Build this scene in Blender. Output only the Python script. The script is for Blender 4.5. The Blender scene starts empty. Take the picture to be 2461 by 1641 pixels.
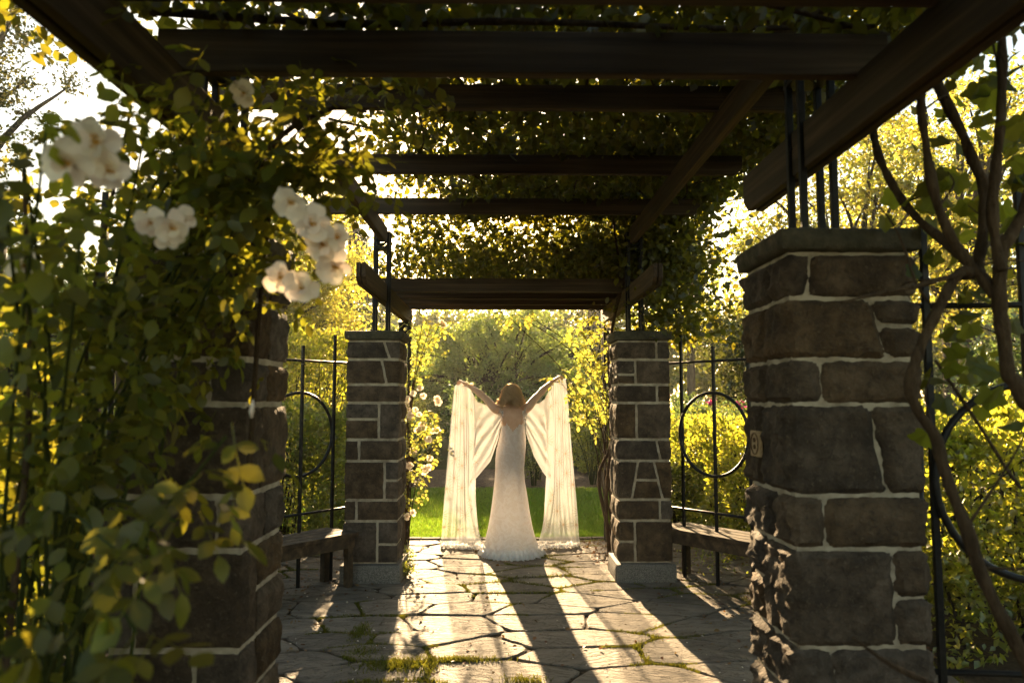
import bpy, bmesh, math, random
import numpy as np
from mathutils import Vector, Matrix, Euler, noise as mnoise

# ------------------------------------------------------------------ camera, sky, sun, exposure
sc = bpy.context.scene
COL = sc.collection
PITCH = 4.641; YAW = 0.873
cam_d = bpy.data.cameras.new('camera')
cam = bpy.data.objects.new('camera', cam_d); COL.objects.link(cam)
cam.location = (0, 0, 1.55)
cam.rotation_euler = (math.radians(90 + PITCH), 0, math.radians(-YAW))
cam_d.sensor_width = 36.0; cam_d.lens = 26.02
cam_d.clip_start = 0.05; cam_d.clip_end = 2000
cam_d.dof.use_dof = True; cam_d.dof.focus_distance = 7.8; cam_d.dof.aperture_fstop = 2.8
sc.camera = cam

SUN_EL = 14.4; SUN_AZ = -5.0                      # degrees; azimuth from +Y, negative is towards -X
world = bpy.data.worlds.new('World'); sc.world = world; world.use_nodes = True
wn = world.node_tree.nodes; wl = world.node_tree.links
for n in list(wn): wn.remove(n)
wo = wn.new('ShaderNodeOutputWorld'); bg = wn.new('ShaderNodeBackground'); sky = wn.new('ShaderNodeTexSky')
sky.sky_type = 'NISHITA'; sky.sun_disc = False
sky.sun_elevation = math.radians(SUN_EL); sky.sun_rotation = math.radians(SUN_AZ)
sky.air_density = 1.0; sky.dust_density = 0.7; sky.ozone_density = 1.0
bg.inputs['Strength'].default_value = 0.064
wbal = wn.new('ShaderNodeMix'); wbal.data_type = 'RGBA'; wbal.blend_type = 'MULTIPLY'; wbal.inputs[0].default_value = 1.0
wbal.inputs[7].default_value = (1.16, 1.0, 0.76, 1)          # the photograph's warm white balance, the same in every direction
wl.new(sky.outputs['Color'], wbal.inputs[6]); wl.new(wbal.outputs[2], bg.inputs['Color']); wl.new(bg.outputs[0], wo.inputs['Surface'])

sd = bpy.data.lights.new('sun', 'SUN'); sun = bpy.data.objects.new('sun', sd); COL.objects.link(sun)
sd.energy = 5.0; sd.angle = math.radians(0.55); sd.color = (1.0, 0.70, 0.38)
_e, _a = math.radians(SUN_EL), math.radians(SUN_AZ)
SUN_DIR = Vector((math.sin(_a) * math.cos(_e), math.cos(_a) * math.cos(_e), math.sin(_e)))
sun.rotation_euler = (-SUN_DIR).to_track_quat('-Z', 'Y').to_euler()
sun.location = SUN_DIR * 60

sc.view_settings.view_transform = 'Standard'; sc.view_settings.look = 'None'
sc.view_settings.exposure = 2.58; sc.view_settings.gamma = 1.0
sc.view_settings.use_curve_mapping = False
sc.render.engine = 'CYCLES'
cy = sc.cycles
cy.use_denoising = True
cy.max_bounces = 7; cy.diffuse_bounces = 3; cy.glossy_bounces = 3; cy.transmission_bounces = 5
cy.transparent_max_bounces = 10; cy.sample_clamp_indirect = 6.0
cy.caustics_reflective = False; cy.caustics_refractive = False
cy.use_adaptive_sampling = True; cy.adaptive_threshold = 0.02

random.seed(7); RNG = np.random.default_rng(7)
CX = 0.07                                          # centre line of the pergola

# ------------------------------------------------------------------ helpers
def link(o, parent=None):
    COL.objects.link(o)
    if parent is not None: o.parent = parent
    return o
def tag(o, label=None, cat=None, group=None, kind=None):
    if label: o['label'] = label
    if cat: o['category'] = cat
    if group: o['group'] = group
    if kind: o['kind'] = kind
    return o
def thing(name, label, cat, loc=(0, 0, 0), rz=0.0, group=None):
    o = bpy.data.objects.new(name, None); link(o)
    o.empty_display_size = 0.1
    o.location = loc; o.rotation_euler = (0, 0, rz)
    return tag(o, label, cat, group)
def obj(name, me, mat=None, parent=None, smooth=False, loc=None):
    if mat is not None:
        me.materials.clear(); me.materials.append(mat)
    if smooth: me.polygons.foreach_set('use_smooth', [True] * len(me.polygons))
    o = bpy.data.objects.new(name, me); link(o, parent)
    if loc is not None: o.location = loc
    return o
def fast_mesh(name, V, F):
    V = np.asarray(V, dtype=np.float32); F = np.asarray(F, dtype=np.int32)
    me = bpy.data.meshes.new(name)
    m, k = F.shape
    me.vertices.add(len(V)); me.vertices.foreach_set('co', V.ravel())
    me.loops.add(m * k); me.loops.foreach_set('vertex_index', F.ravel())
    me.polygons.add(m); me.polygons.foreach_set('loop_start', np.arange(0, m * k, k, dtype=np.int32))
    me.update(calc_edges=True)
    return me
def py_mesh(name, V, F):
    me = bpy.data.meshes.new(name); me.from_pydata([tuple(v) for v in V], [], F); me.update(); return me

class MB:
    """collects boxes, tubes and prisms into one mesh"""
    def __init__(s): s.V = []; s.F = []
    def add(s, V, F):
        b = len(s.V); s.V += [Vector(v) for v in V]; s.F += [tuple(b + i for i in f) for f in F]; return s
    def box(s, c, size, rot=None):
        hx, hy, hz = size[0] / 2, size[1] / 2, size[2] / 2
        V = [Vector((x, y, z)) for x in (-hx, hx) for y in (-hy, hy) for z in (-hz, hz)]
        if rot is not None: V = [rot @ v for v in V]
        return s.add([v + Vector(c) for v in V], [(0, 1, 3, 2), (4, 6, 7, 5), (0, 4, 5, 1), (2, 3, 7, 6), (0, 2, 6, 4), (1, 5, 7, 3)])
    def tube(s, pts, rad, k=8, cap=True):
        pts = [Vector(p) for p in pts]; n = len(pts)
        if not hasattr(rad, '__len__'): rad = [rad] * n
        V = []; up = None
        for i, p in enumerate(pts):
            t = (pts[min(i + 1, n - 1)] - pts[max(i - 1, 0)]).normalized()
            if up is None: up = t.orthogonal().normalized()
            up = (up - t * up.dot(t))
            up = up.normalized() if up.length > 1e-6 else t.orthogonal().normalized()
            sd_ = t.cross(up)
            for j in range(k):
                a = 2 * math.pi * j / k
                V.append(p + (up * math.cos(a) + sd_ * math.sin(a)) * rad[i])
        F = [(i * k + j, i * k + (j + 1) % k, (i + 1) * k + (j + 1) % k, (i + 1) * k + j) for i in range(n - 1) for j in range(k)]
        if cap: F += [tuple(range(k - 1, -1, -1)), tuple(range((n - 1) * k, n * k))]
        return s.add(V, F)
    def prism(s, poly, axis, a, b):
        """poly in the two other axes, extruded along axis from a to b"""
        def P(p, t):
            q = list(p); q.insert('xyz'.index(axis), t); return Vector(q)
        n = len(poly)
        return s.add([P(p, a) for p in poly] + [P(p, b) for p in poly],
                     [tuple(range(n))[::-1], tuple(range(n, 2 * n))] + [(i, (i + 1) % n, n + (i + 1) % n, n + i) for i in range(n)])
    def mesh(s, name='m'):
        me = py_mesh(name, s.V, s.F)
        bm = bmesh.new(); bm.from_mesh(me); bmesh.ops.recalc_face_normals(bm, faces=bm.faces); bm.to_mesh(me); bm.free()
        return me
    def build(s, name, mat, parent=None, smooth=False): return obj(name, s.mesh(name), mat, parent, smooth)

def smooth_path(pts, sub=5):
    """Catmull-Rom through the points"""
    P = [Vector(p) for p in pts]; P = [P[0] * 2 - P[1]] + P + [P[-1] * 2 - P[-2]]
    out = []
    for i in range(1, len(P) - 2):
        a, b, c, d = P[i - 1], P[i], P[i + 1], P[i + 2]
        for k in range(sub):
            t = k / sub
            out.append(0.5 * ((2 * b) + (c - a) * t + (2 * a - 5 * b + 4 * c - d) * t * t + (3 * b - a - 3 * c + d) * t ** 3))
    out.append(P[-2]); return out
def bevel(o, w=0.004, seg=2):
    m = o.modifiers.new('bevel', 'BEVEL'); m.width = w; m.segments = seg; m.limit_method = 'ANGLE'; m.angle_limit = math.radians(40)
    return o

# ------------------------------------------------------------------ materials
class NT:
    def __init__(s, name):
        s.m = bpy.data.materials.new(name); s.m.use_nodes = True
        s.n = s.m.node_tree.nodes; s.l = s.m.node_tree.links
        for q in list(s.n): s.n.remove(q)
        s.out = s.n.new('ShaderNodeOutputMaterial')
    def node(s, t, **kw):
        q = s.n.new(t)
        for k, v in kw.items():
            if k.startswith('i_'):
                key = k[2:].replace('_', ' '); q.inputs[int(key) if key.isdigit() else key].default_value = v
            else: setattr(q, k, v)
        return q
    def lk(s, a, b): s.l.new(a, b)
    def coord(s, kind='Object', scale=(1, 1, 1)):
        tc = s.node('ShaderNodeTexCoord'); mp = s.node('ShaderNodeMapping'); mp.inputs['Scale'].default_value = scale
        s.lk(tc.outputs[kind], mp.inputs['Vector']); return mp.outputs['Vector']
    def world(s, scale=(1, 1, 1)):
        g = s.node('ShaderNodeNewGeometry'); mp = s.node('ShaderNodeMapping'); mp.inputs['Scale'].default_value = scale
        s.lk(g.outputs['Position'], mp.inputs['Vector']); return mp.outputs['Vector']
    def noise(s, vec, scale, detail=4, rough=0.55, dist=0.0):
        q = s.node('ShaderNodeTexNoise'); q.inputs['Scale'].default_value = scale; q.inputs['Detail'].default_value = detail
        q.inputs['Roughness'].default_value = rough; q.inputs['Distortion'].default_value = dist; s.lk(vec, q.inputs['Vector']); return q.outputs['Fac']
    def ramp(s, fac, stops):
        q = s.node('ShaderNodeValToRGB'); e = q.color_ramp.elements
        while len(e) < len(stops): e.new(0.5)
        for el, (p, c) in zip(e, stops): el.position = p; el.color = (c[0], c[1], c[2], 1) if hasattr(c, '__len__') else (c, c, c, 1)
        s.lk(fac, q.inputs['Fac']); return q.outputs['Color']
    def mix(s, fac, a, b, mode='MIX'):
        q = s.node('ShaderNodeMix', data_type='RGBA', blend_type=mode)
        for sock, v in ((q.inputs[0], fac), (q.inputs[6], a), (q.inputs[7], b)):
            if hasattr(v, 'is_linked') or hasattr(v, 'node'): s.lk(v, sock)
            elif hasattr(v, '__len__'): sock.default_value = (v[0], v[1], v[2], 1)
            else: sock.default_value = v
        return q.outputs[2]
    def math(s, op, a, b=0.0, c=None):
        q = s.node('ShaderNodeMath', operation=op)
        for i, v in enumerate((a, b, c)):
            if v is None: continue
            if hasattr(v, 'node'): s.lk(v, q.inputs[i])
            else: q.inputs[i].default_value = v
        return q.outputs[0]
    def bump(s, h, strength=0.5, dist=0.02, normal=None):
        q = s.node('ShaderNodeBump'); q.inputs['Strength'].default_value = strength; q.inputs['Distance'].default_value = dist
        s.lk(h, q.inputs['Height'])
        if normal is not None: s.lk(normal, q.inputs['Normal'])
        return q.outputs['Normal']
    def principled(s, color, rough=0.7, normal=None, spec=0.4, metallic=0.0, **kw):
        q = s.node('ShaderNodeBsdfPrincipled')
        if hasattr(color, 'node'): s.lk(color, q.inputs['Base Color'])
        else: q.inputs['Base Color'].default_value = (*color, 1)
        if hasattr(rough, 'node'): s.lk(rough, q.inputs['Roughness'])
        else: q.inputs['Roughness'].default_value = rough
        q.inputs['Specular IOR Level'].default_value = spec; q.inputs['Metallic'].default_value = metallic
        if normal is not None: s.lk(normal, q.inputs['Normal'])
        for k, v in kw.items(): q.inputs[k].default_value = v
        s.lk(q.outputs[0], s.out.inputs['Surface']); s.bsdf = q
        return s.m

def leaf_material(name, col, tcol, tmix=0.5, gloss=0.06, rough=0.38, var=0.35):
    t = NT(name)
    g = t.node('ShaderNodeNewGeometry'); oi = t.node('ShaderNodeObjectInfo')
    r = t.math('FRACT', t.math('ADD', g.outputs['Random Per Island'], oi.outputs['Random']))
    def vary(c):
        hs = t.node('ShaderNodeHueSaturation'); hs.inputs['Color'].default_value = (*c, 1)
        mr = t.node('ShaderNodeMapRange'); t.lk(r, mr.inputs['Value'])
        mr.inputs['To Min'].default_value = 1 - var; mr.inputs['To Max'].default_value = 1 + var; t.lk(mr.outputs[0], hs.inputs['Value'])
        r2 = t.math('FRACT', t.math('MULTIPLY', r, 7.31))
        mh = t.node('ShaderNodeMapRange'); t.lk(r2, mh.inputs['Value'])
        mh.inputs['To Min'].default_value = 0.477; mh.inputs['To Max'].default_value = 0.517; t.lk(mh.outputs[0], hs.inputs['Hue'])
        return hs.outputs['Color']
    d = t.node('ShaderNodeBsdfDiffuse'); t.lk(vary(col), d.inputs['Color'])
    tr = t.node('ShaderNodeBsdfTranslucent'); t.lk(vary(tcol), tr.inputs['Color'])
    m1 = t.node('ShaderNodeMixShader'); m1.inputs[0].default_value = tmix; t.lk(d.outputs[0], m1.inputs[1]); t.lk(tr.outputs[0], m1.inputs[2])
    gl = t.node('ShaderNodeBsdfGlossy'); gl.inputs['Roughness'].default_value = rough; gl.inputs['Color'].default_value = (1, 1, 1, 1)
    m2 = t.node('ShaderNodeMixShader'); m2.inputs[0].default_value = gloss; t.lk(m1.outputs[0], m2.inputs[1]); t.lk(gl.outputs[0], m2.inputs[2])
    t.lk(m2.outputs[0], t.out.inputs['Surface'])
    return t.m

M = {}
def make_materials():
    # pillar stone
    t = NT('pillar_stone'); v = t.world()
    oi = t.node('ShaderNodeObjectInfo')
    n1 = t.noise(v, 9, 6, 0.62); n2 = t.noise(v, 2.6, 3); n3 = t.noise(v, 60, 3, 0.7)
    c = t.ramp(n1, [(0.28, (0.034, 0.021, 0.010)), (0.5, (0.098, 0.062, 0.031)), (0.72, (0.19, 0.128, 0.072))])
    c = t.mix(t.math('MULTIPLY', n2, 0.6), c, (0.035, 0.027, 0.020))
    hs = t.node('ShaderNodeHueSaturation'); t.lk(c, hs.inputs['Color'])
    mr = t.node('ShaderNodeMapRange'); t.lk(oi.outputs['Random'], mr.inputs['Value']); mr.inputs['To Min'].default_value = 0.75; mr.inputs['To Max'].default_value = 1.3
    t.lk(mr.outputs[0], hs.inputs['Value'])
    mr2 = t.node('ShaderNodeMapRange'); t.lk(t.math('FRACT', t.math('MULTIPLY', oi.outputs['Random'], 13.7)), mr2.inputs['Value']); mr2.inputs['To Min'].default_value = 0.6; mr2.inputs['To Max'].default_value = 1.1
    t.lk(mr2.outputs[0], hs.inputs['Saturation'])
    n4 = t.noise(v, 28, 5, 0.7, 0.8)
    spk = t.mix(t.ramp(n4, [(0.48, 0.0), (0.66, 0.55)]), hs.outputs['Color'], (0.020, 0.015, 0.010)); spk = t.mix(t.ramp(n3, [(0.60, 0.0), (0.70, 0.5)]), spk, (0.17, 0.135, 0.095))
    h = t.math('ADD', t.math('MULTIPLY', n1, 0.7), t.math('ADD', t.math('MULTIPLY', n3, 0.25), t.math('MULTIPLY', n4, 0.35)))
    M['stone'] = t.principled(spk, 0.85, t.bump(h, 1.0, 0.03), 0.25)
    # mortar
    t = NT('mortar'); v = t.world(); n1 = t.noise(v, 14, 5); n2 = t.noise(v, 120, 2)
    c = t.ramp(n1, [(0.3, (0.23, 0.19, 0.135)), (0.6, (0.46, 0.395, 0.295))])
    M['mortar'] = t.principled(c, 0.9, t.bump(t.math('ADD', n1, t.math('MULTIPLY', n2, 0.4)), 0.5, 0.01), 0.2)
    # granite base
    t = NT('granite'); v = t.world(); n1 = t.noise(v, 160, 2, 0.7); n2 = t.noise(v, 7, 3)
    c = t.ramp(n1, [(0.36, (0.04, 0.038, 0.034)), (0.5, (0.14, 0.13, 0.115)), (0.64, (0.30, 0.28, 0.25))])
    c = t.mix(t.math('MULTIPLY', n2, 0.5), c, (0.12, 0.115, 0.10))
    M['granite'] = t.principled(c, 0.75, t.bump(n1, 0.4, 0.006), 0.35)
    # cap stone
    t = NT('cap_stone'); v = t.world(); n1 = t.noise(v, 16, 6, 0.65); n2 = t.noise(v, 4, 3)
    c = t.ramp(n1, [(0.3, (0.03, 0.026, 0.02)), (0.55, (0.09, 0.075, 0.055)), (0.75, (0.16, 0.13, 0.09))])
    c = t.mix(t.math('MULTIPLY', n2, 0.5), c, (0.05, 0.06, 0.025))
    M['cap'] = t.principled(c, 0.88, t.bump(n1, 0.9, 0.02), 0.25)
    # slate flags
    t = NT('slate'); g = t.node('ShaderNodeNewGeometry'); oi = t.node('ShaderNodeObjectInfo')
    rt = t.node('ShaderNodeVectorRotate', rotation_type='Z_AXIS'); t.lk(g.outputs['Position'], rt.inputs['Vector'])
    ang = t.node('ShaderNodeMapRange'); t.lk(oi.outputs['Random'], ang.inputs['Value']); ang.inputs['To Min'].default_value = -0.5; ang.inputs['To Max'].default_value = 0.5
    t.lk(ang.outputs[0], rt.inputs['Angle'])
    mp = t.node('ShaderNodeMapping'); mp.inputs['Scale'].default_value = (1.0, 3.2, 1.0); t.lk(rt.outputs[0], mp.inputs['Vector']); v = mp.outputs[0]
    n1 = t.noise(v, 3.2, 7, 0.6, 0.6); n2 = t.noise(v, 1.3, 3); n3 = t.noise(g.outputs['Position'], 55, 4, 0.6); n4 = t.noise(v, 11, 4, 0.6, 0.5)
    c = t.ramp(n1, [(0.3, (0.085, 0.074, 0.060)), (0.52, (0.165, 0.142, 0.112)), (0.75, (0.255, 0.215, 0.165))])
    c = t.mix(t.math('MULTIPLY', n2, 0.4), c, (0.17, 0.125, 0.08))
    hs = t.node('ShaderNodeHueSaturation'); t.lk(c, hs.inputs['Color'])
    mr = t.node('ShaderNodeMapRange'); t.lk(t.math('FRACT', t.math('MULTIPLY', oi.outputs['Random'], 5.3)), mr.inputs['Value']); mr.inputs['To Min'].default_value = 0.8; mr.inputs['To Max'].default_value = 1.25
    t.lk(mr.outputs[0], hs.inputs['Value'])
    # split layers: terraces out of the noise height
    hq = t.math('MULTIPLY', n1, 9.0); fl = t.math('FLOOR', hq); fr = t.math('SUBTRACT', hq, fl)
    st = t.node('ShaderNodeMapRange', interpolation_type='SMOOTHSTEP'); t.lk(fr, st.inputs['Value']); st.inputs['From Min'].default_value = 0.40; st.inputs['From Max'].default_value = 0.6
    terr = t.math('DIVIDE', t.math('ADD', fl, st.outputs[0]), 9.0)
    h = t.math('ADD', t.math('MULTIPLY', terr, 1.0), t.math('ADD', t.math('MULTIPLY', n3, 0.035), t.math('MULTIPLY', n4, 0.09)))
    rg = t.node('ShaderNodeMapRange'); t.lk(n4, rg.inputs['Value']); rg.inputs['To Min'].default_value = 0.62; rg.inputs['To Max'].default_value = 0.9
    M['slate'] = t.principled(hs.outputs['Color'], rg.outputs[0], t.bump(h, 1.0, 0.16), 0.25)
    # soil of joints and beds
    t = NT('soil'); v = t.world(); n1 = t.noise(v, 35, 6, 0.7); n2 = t.noise(v, 3, 3)
    c = t.ramp(n1, [(0.3, (0.025, 0.017, 0.01)), (0.55, (0.075, 0.052, 0.03)), (0.75, (0.15, 0.105, 0.06))])
    M['soil'] = t.principled(c, 0.95, t.bump(n1, 1.0, 0.03), 0.15)
    t = NT('mulch'); v = t.world(); n1 = t.noise(v, 18, 6, 0.75); n2 = t.noise(v, 2, 3)
    c = t.ramp(n1, [(0.32, (0.05, 0.032, 0.02)), (0.5, (0.14, 0.092, 0.06)), (0.7, (0.26, 0.18, 0.12))])
    M['mulch'] = t.principled(c, 0.95, t.bump(n1, 1.0, 0.05), 0.15)
    t = NT('ground_cover'); v = t.world(); n1 = t.noise(v, 2.0, 6, 0.7); n2 = t.noise(v, 25, 4)
    c = t.ramp(t.math('ADD', t.math('MULTIPLY', n1, 0.5), t.math('MULTIPLY', n2, 0.5)), [(0.3, (0.03, 0.024, 0.013)), (0.5, (0.045, 0.05, 0.015)), (0.7, (0.06, 0.085, 0.02))])
    M['ground'] = t.principled(c, 0.95, t.bump(n2, 0.8, 0.05), 0.1)
    t = NT('lawn_soil'); v = t.world(); n2 = t.noise(v, 30, 4)
    M['lawn'] = t.principled(t.ramp(n2, [(0.3, (0.03, 0.05, 0.01)), (0.7, (0.06, 0.10, 0.018))]), 0.95, None, 0.1)
    # timber, grain along x or y
    for ax, scl in (('x', (0.8, 26, 26)), ('y', (26, 0.8, 26)), ('d', (12, 12, 12))):
        t = NT('timber_' + ax); v = t.world(scl); n1 = t.noise(v, 1.0, 6, 0.6, 0.4); n2 = t.noise(t.world(), 1.7, 4); n3 = t.noise(t.world(), 0.8, 2)
        c = t.ramp(n1, [(0.3, (0.016, 0.010, 0.005)), (0.5, (0.060, 0.038, 0.019)), (0.72, (0.165, 0.110, 0.060))])
        c = t.mix(t.ramp(n2, [(0.35, 0.0), (0.7, 0.65)]), c, (0.075, 0.057, 0.036))
        c = t.mix(t.ramp(n3, [(0.45, 0.0), (0.65, 0.5)]), c, (0.02, 0.013, 0.007))
        M['wood_' + ax] = t.principled(c, 0.78, t.bump(n1, 0.5, 0.006), 0.3)
    # iron
    t = NT('painted_iron'); v = t.world(); n1 = t.noise(v, 40, 4)
    M['iron'] = t.principled(t.ramp(n1, [(0.35, (0.008, 0.0075, 0.007)), (0.7, (0.02, 0.018, 0.016))]), 0.5, t.bump(n1, 0.12, 0.004), 0.25)
    # bark
    for nm, a, b in (('bark', (0.045, 0.034, 0.024), (0.14, 0.115, 0.085)), ('vine_bark', (0.03, 0.019, 0.010), (0.10, 0.067, 0.038)), ('dark_bark', (0.02, 0.016, 0.012), (0.07, 0.055, 0.04))):
        t = NT(nm); v = t.world((14, 14, 3.5)); n1 = t.noise(v, 1.6, 5, 0.65, 0.5)
        n5 = t.noise(t.world((60, 60, 18)), 1.2, 4, 0.7)
        M[nm] = t.principled(t.ramp(t.math('ADD', t.math('MULTIPLY', n1, 0.6), t.math('MULTIPLY', n5, 0.4)), [(0.34, a), (0.64, b)]), 0.9, t.bump(t.math('ADD', n1, t.math('MULTIPLY', n5, 0.5)), 1.0, 0.03), 0.12)
    t = NT('green_stem'); M['green_stem'] = t.principled((0.04, 0.05, 0.012), 0.8, None, 0.08)
    # leaves
    M['rose_leaf'] = leaf_material('rose_leaf', (0.040, 0.062, 0.010), (0.36, 0.35, 0.026), 0.5, 0.02)
    M['rose_leaf_far'] = leaf_material('rose_leaf_far', (0.08, 0.105, 0.018), (0.52, 0.52, 0.07), 0.6, 0.05)
    M['vine_leaf'] = leaf_material('vine_leaf', (0.05, 0.075, 0.012), (0.29, 0.28, 0.02), 0.5, 0.02)
    M['roof_leaf'] = leaf_material('roof_leaf', (0.035, 0.048, 0.008), (0.25, 0.235, 0.014), 0.5, 0.03)
    M['gold_leaf'] = leaf_material('gold_leaf', (0.085, 0.085, 0.013), (0.64, 0.60, 0.075), 0.58, 0.04)
    M['lime_leaf'] = leaf_material('lime_leaf', (0.06, 0.085, 0.012), (0.56, 0.57, 0.045), 0.55, 0.05)
    M['mid_leaf'] = leaf_material('mid_leaf', (0.06, 0.092, 0.018), (0.34, 0.37, 0.04), 0.5, 0.06)
    M['cool_leaf'] = leaf_material('cool_leaf', (0.06, 0.105, 0.04), (0.20, 0.28, 0.06), 0.42, 0.08)
    M['under_leaf'] = leaf_material('under_leaf', (0.085, 0.11, 0.032), (0.28, 0.29, 0.05), 0.42, 0.06)
    M['rhodo_leaf'] = leaf_material('rhodo_leaf', (0.095, 0.15, 0.04), (0.34, 0.44, 0.06), 0.45, 0.07)
    M['conifer_leaf'] = leaf_material('conifer_leaf', (0.025, 0.045, 0.018), (0.06, 0.08, 0.02), 0.3, 0.05)
    M['dark_leaf'] = leaf_material('dark_leaf', (0.035, 0.055, 0.014), (0.12, 0.13, 0.018), 0.4, 0.05)
    M['oak_leaf'] = leaf_material('oak_leaf', (0.05, 0.065, 0.015), (0.2, 0.19, 0.025), 0.45, 0.05)
    M['grass'] = leaf_material('grass_blade', (0.075, 0.15, 0.016), (0.28, 0.46, 0.03), 0.5, 0.04, var=0.3)
    M['moss'] = leaf_material('moss_blade', (0.075, 0.09, 0.014), (0.25, 0.25, 0.02), 0.45, 0.02, var=0.3)
    M['litter'] = leaf_material('litter_leaf', (0.16, 0.09, 0.04), (0.25, 0.13, 0.03), 0.35, 0.03, var=0.5)
    M['petal'] = leaf_material('petal', (0.86, 0.79, 0.69), (0.86, 0.75, 0.58), 0.45, 0.02, var=0.14)
    t = NT('stamen'); M['stamen'] = t.principled((0.5, 0.26, 0.03), 0.7, None, 0.2)
    M['pink'] = leaf_material('pink_petal', (0.35, 0.05, 0.16), (0.4, 0.05, 0.15), 0.4, 0.02)
    t = NT('clay_tile'); n1 = t.noise(t.world(), 90, 3)
    M['tile'] = t.principled(t.ramp(n1, [(0.3, (0.34, 0.23, 0.12)), (0.7, (0.46, 0.33, 0.19))]), 0.7, t.bump(n1, 0.2, 0.004), 0.3)
    t = NT('tile_mark'); M['tile_mark'] = t.principled((0.12, 0.07, 0.035), 0.8, None, 0.2)
    # person
    t = NT('skin'); n1 = t.noise(t.world(), 20, 3)
    M['skin'] = t.principled(t.ramp(n1, [(0.3, (0.60, 0.37, 0.25)), (0.7, (0.68, 0.45, 0.32))]), 0.5, None, 0.4, **{'Subsurface Weight': 0.12})
    M['skin'].node_tree.nodes['Principled BSDF'].inputs['Subsurface Radius'].default_value = (0.02, 0.008, 0.004)
    t = NT('hair'); n1 = t.noise(t.world((60, 60, 6)), 1.5, 3)
    g = t.node('ShaderNodeNewGeometry'); r = g.outputs['Random Per Island']
    c = t.mix(r, (0.30, 0.19, 0.09), (0.74, 0.55, 0.32)); c = t.mix(t.math('MULTIPLY', n1, 0.4), c, (0.14, 0.08, 0.035))
    d = t.node('ShaderNodeBsdfDiffuse'); t.lk(c, d.inputs['Color'])
    tr = t.node('ShaderNodeBsdfTranslucent'); tr.inputs['Color'].default_value = (0.80, 0.55, 0.28, 1)
    m1 = t.node('ShaderNodeMixShader'); m1.inputs[0].default_value = 0.4; t.lk(d.outputs[0], m1.inputs[1]); t.lk(tr.outputs[0], m1.inputs[2])
    gl = t.node('ShaderNodeBsdfGlossy'); gl.inputs['Roughness'].default_value = 0.3; gl.inputs['Color'].default_value = (0.9, 0.7, 0.45, 1)
    m2 = t.node('ShaderNodeMixShader'); m2.inputs[0].default_value = 0.22; t.lk(m1.outputs[0], m2.inputs[1]); t.lk(gl.outputs[0], m2.inputs[2])
    t.lk(m2.outputs[0], t.out.inputs['Surface']); M['hair'] = t.m
    # lace gown
    t = NT('lace'); v = t.coord('Object', (1, 1, 1))
    vo = t.node('ShaderNodeTexVoronoi', feature='DISTANCE_TO_EDGE'); vo.inputs['Scale'].default_value = 46; t.lk(v, vo.inputs['Vector'])
    wv = t.node('ShaderNodeTexWave', wave_type='RINGS', rings_direction='Z'); wv.inputs['Scale'].default_value = 9; wv.inputs['Distortion'].default_value = 14; wv.inputs['Detail'].default_value = 3; wv.inputs['Detail Scale'].default_value = 1.2; t.lk(v, wv.inputs['Vector'])
    e = t.ramp(vo.outputs['Distance'], [(0.02, 1.0), (0.09, 0.0)]); w = t.ramp(wv.outputs['Fac'], [(0.45, 0.0), (0.62, 1.0)])
    pat = t.math('MAXIMUM', t.math('MULTIPLY', e, 0.7), w)
    c = t.mix(pat, (0.84, 0.82, 0.80), (0.97, 0.98, 1.0))
    q = t.node('ShaderNodeBsdfPrincipled'); t.lk(c, q.inputs['Base Color']); q.inputs['Roughness'].default_value = 0.75; q.inputs['Specular IOR Level'].default_value = 0.2
    t.lk(t.bump(pat, 0.8, 0.006), q.inputs['Normal'])
    tr = t.node('ShaderNodeBsdfTranslucent'); tr.inputs['Color'].default_value = (0.95, 0.95, 0.95, 1)
    m1 = t.node('ShaderNodeMixShader'); m1.inputs[0].default_value = 0.5; t.lk(q.outputs[0], m1.inputs[1]); t.lk(tr.outputs[0], m1.inputs[2]); t.lk(m1.outputs[0], t.out.inputs['Surface'])
    M['lace'] = t.m
    # sheer embroidered cape: starbursts on tulle
    t = NT('tulle'); uv = t.node('ShaderNodeUVMap')
    def star(scale, seed, spokes):
        mp = t.node('ShaderNodeMapping'); mp.inputs['Location'].default_value = (seed, seed * 1.7, 0); t.lk(uv.outputs[0], mp.inputs['Vector'])
        vo = t.node('ShaderNodeTexVoronoi', voronoi_dimensions='2D', feature='F1'); vo.inputs['Scale'].default_value = scale; vo.inputs['Randomness'].default_value = 0.85; t.lk(mp.outputs[0], vo.inputs['Vector'])
        sb = t.node('ShaderNodeVectorMath', operation='SUBTRACT'); t.lk(mp.outputs[0], sb.inputs[0]); t.lk(vo.outputs['Position'], sb.inputs[1])
        sp = t.node('ShaderNodeSeparateXYZ'); t.lk(sb.outputs[0], sp.inputs[0])
        a = t.math('ARCTAN2', sp.outputs[1], sp.outputs[0])
        s_ = t.math('POWER', t.math('ABSOLUTE', t.math('SINE', t.math('MULTIPLY', a, spokes / 2))), 3.0)
        fade = t.ramp(vo.outputs['Distance'], [(0.0, 1.0), (0.12, 0.9), (0.62, 0.0)])
        return t.math('MULTIPLY', s_, fade), t.ramp(vo.outputs['Distance'], [(0.03, 1.0), (0.10, 0.0)])
    s1, d1 = star(4.6, 3.1, 12); s2, d2 = star(7.5, 8.7, 9)
    burst = t.math('MAXIMUM', s1, t.math('MULTIPLY', s2, 0.6)); dots = t.math('MAXIMUM', d1, t.math('MULTIPLY', d2, 0.5))
    nz = t.noise(uv.outputs[0], 150, 2)
    c = t.mix(t.math('MULTIPLY', burst, 0.95), (0.74, 0.77, 0.80), (0.20, 0.14, 0.09)); c = t.mix(t.math('MULTIPLY', dots, 0.8), c, (0.22, 0.14, 0.08))
    d = t.node('ShaderNodeBsdfDiffuse'); t.lk(c, d.inputs['Color'])
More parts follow.
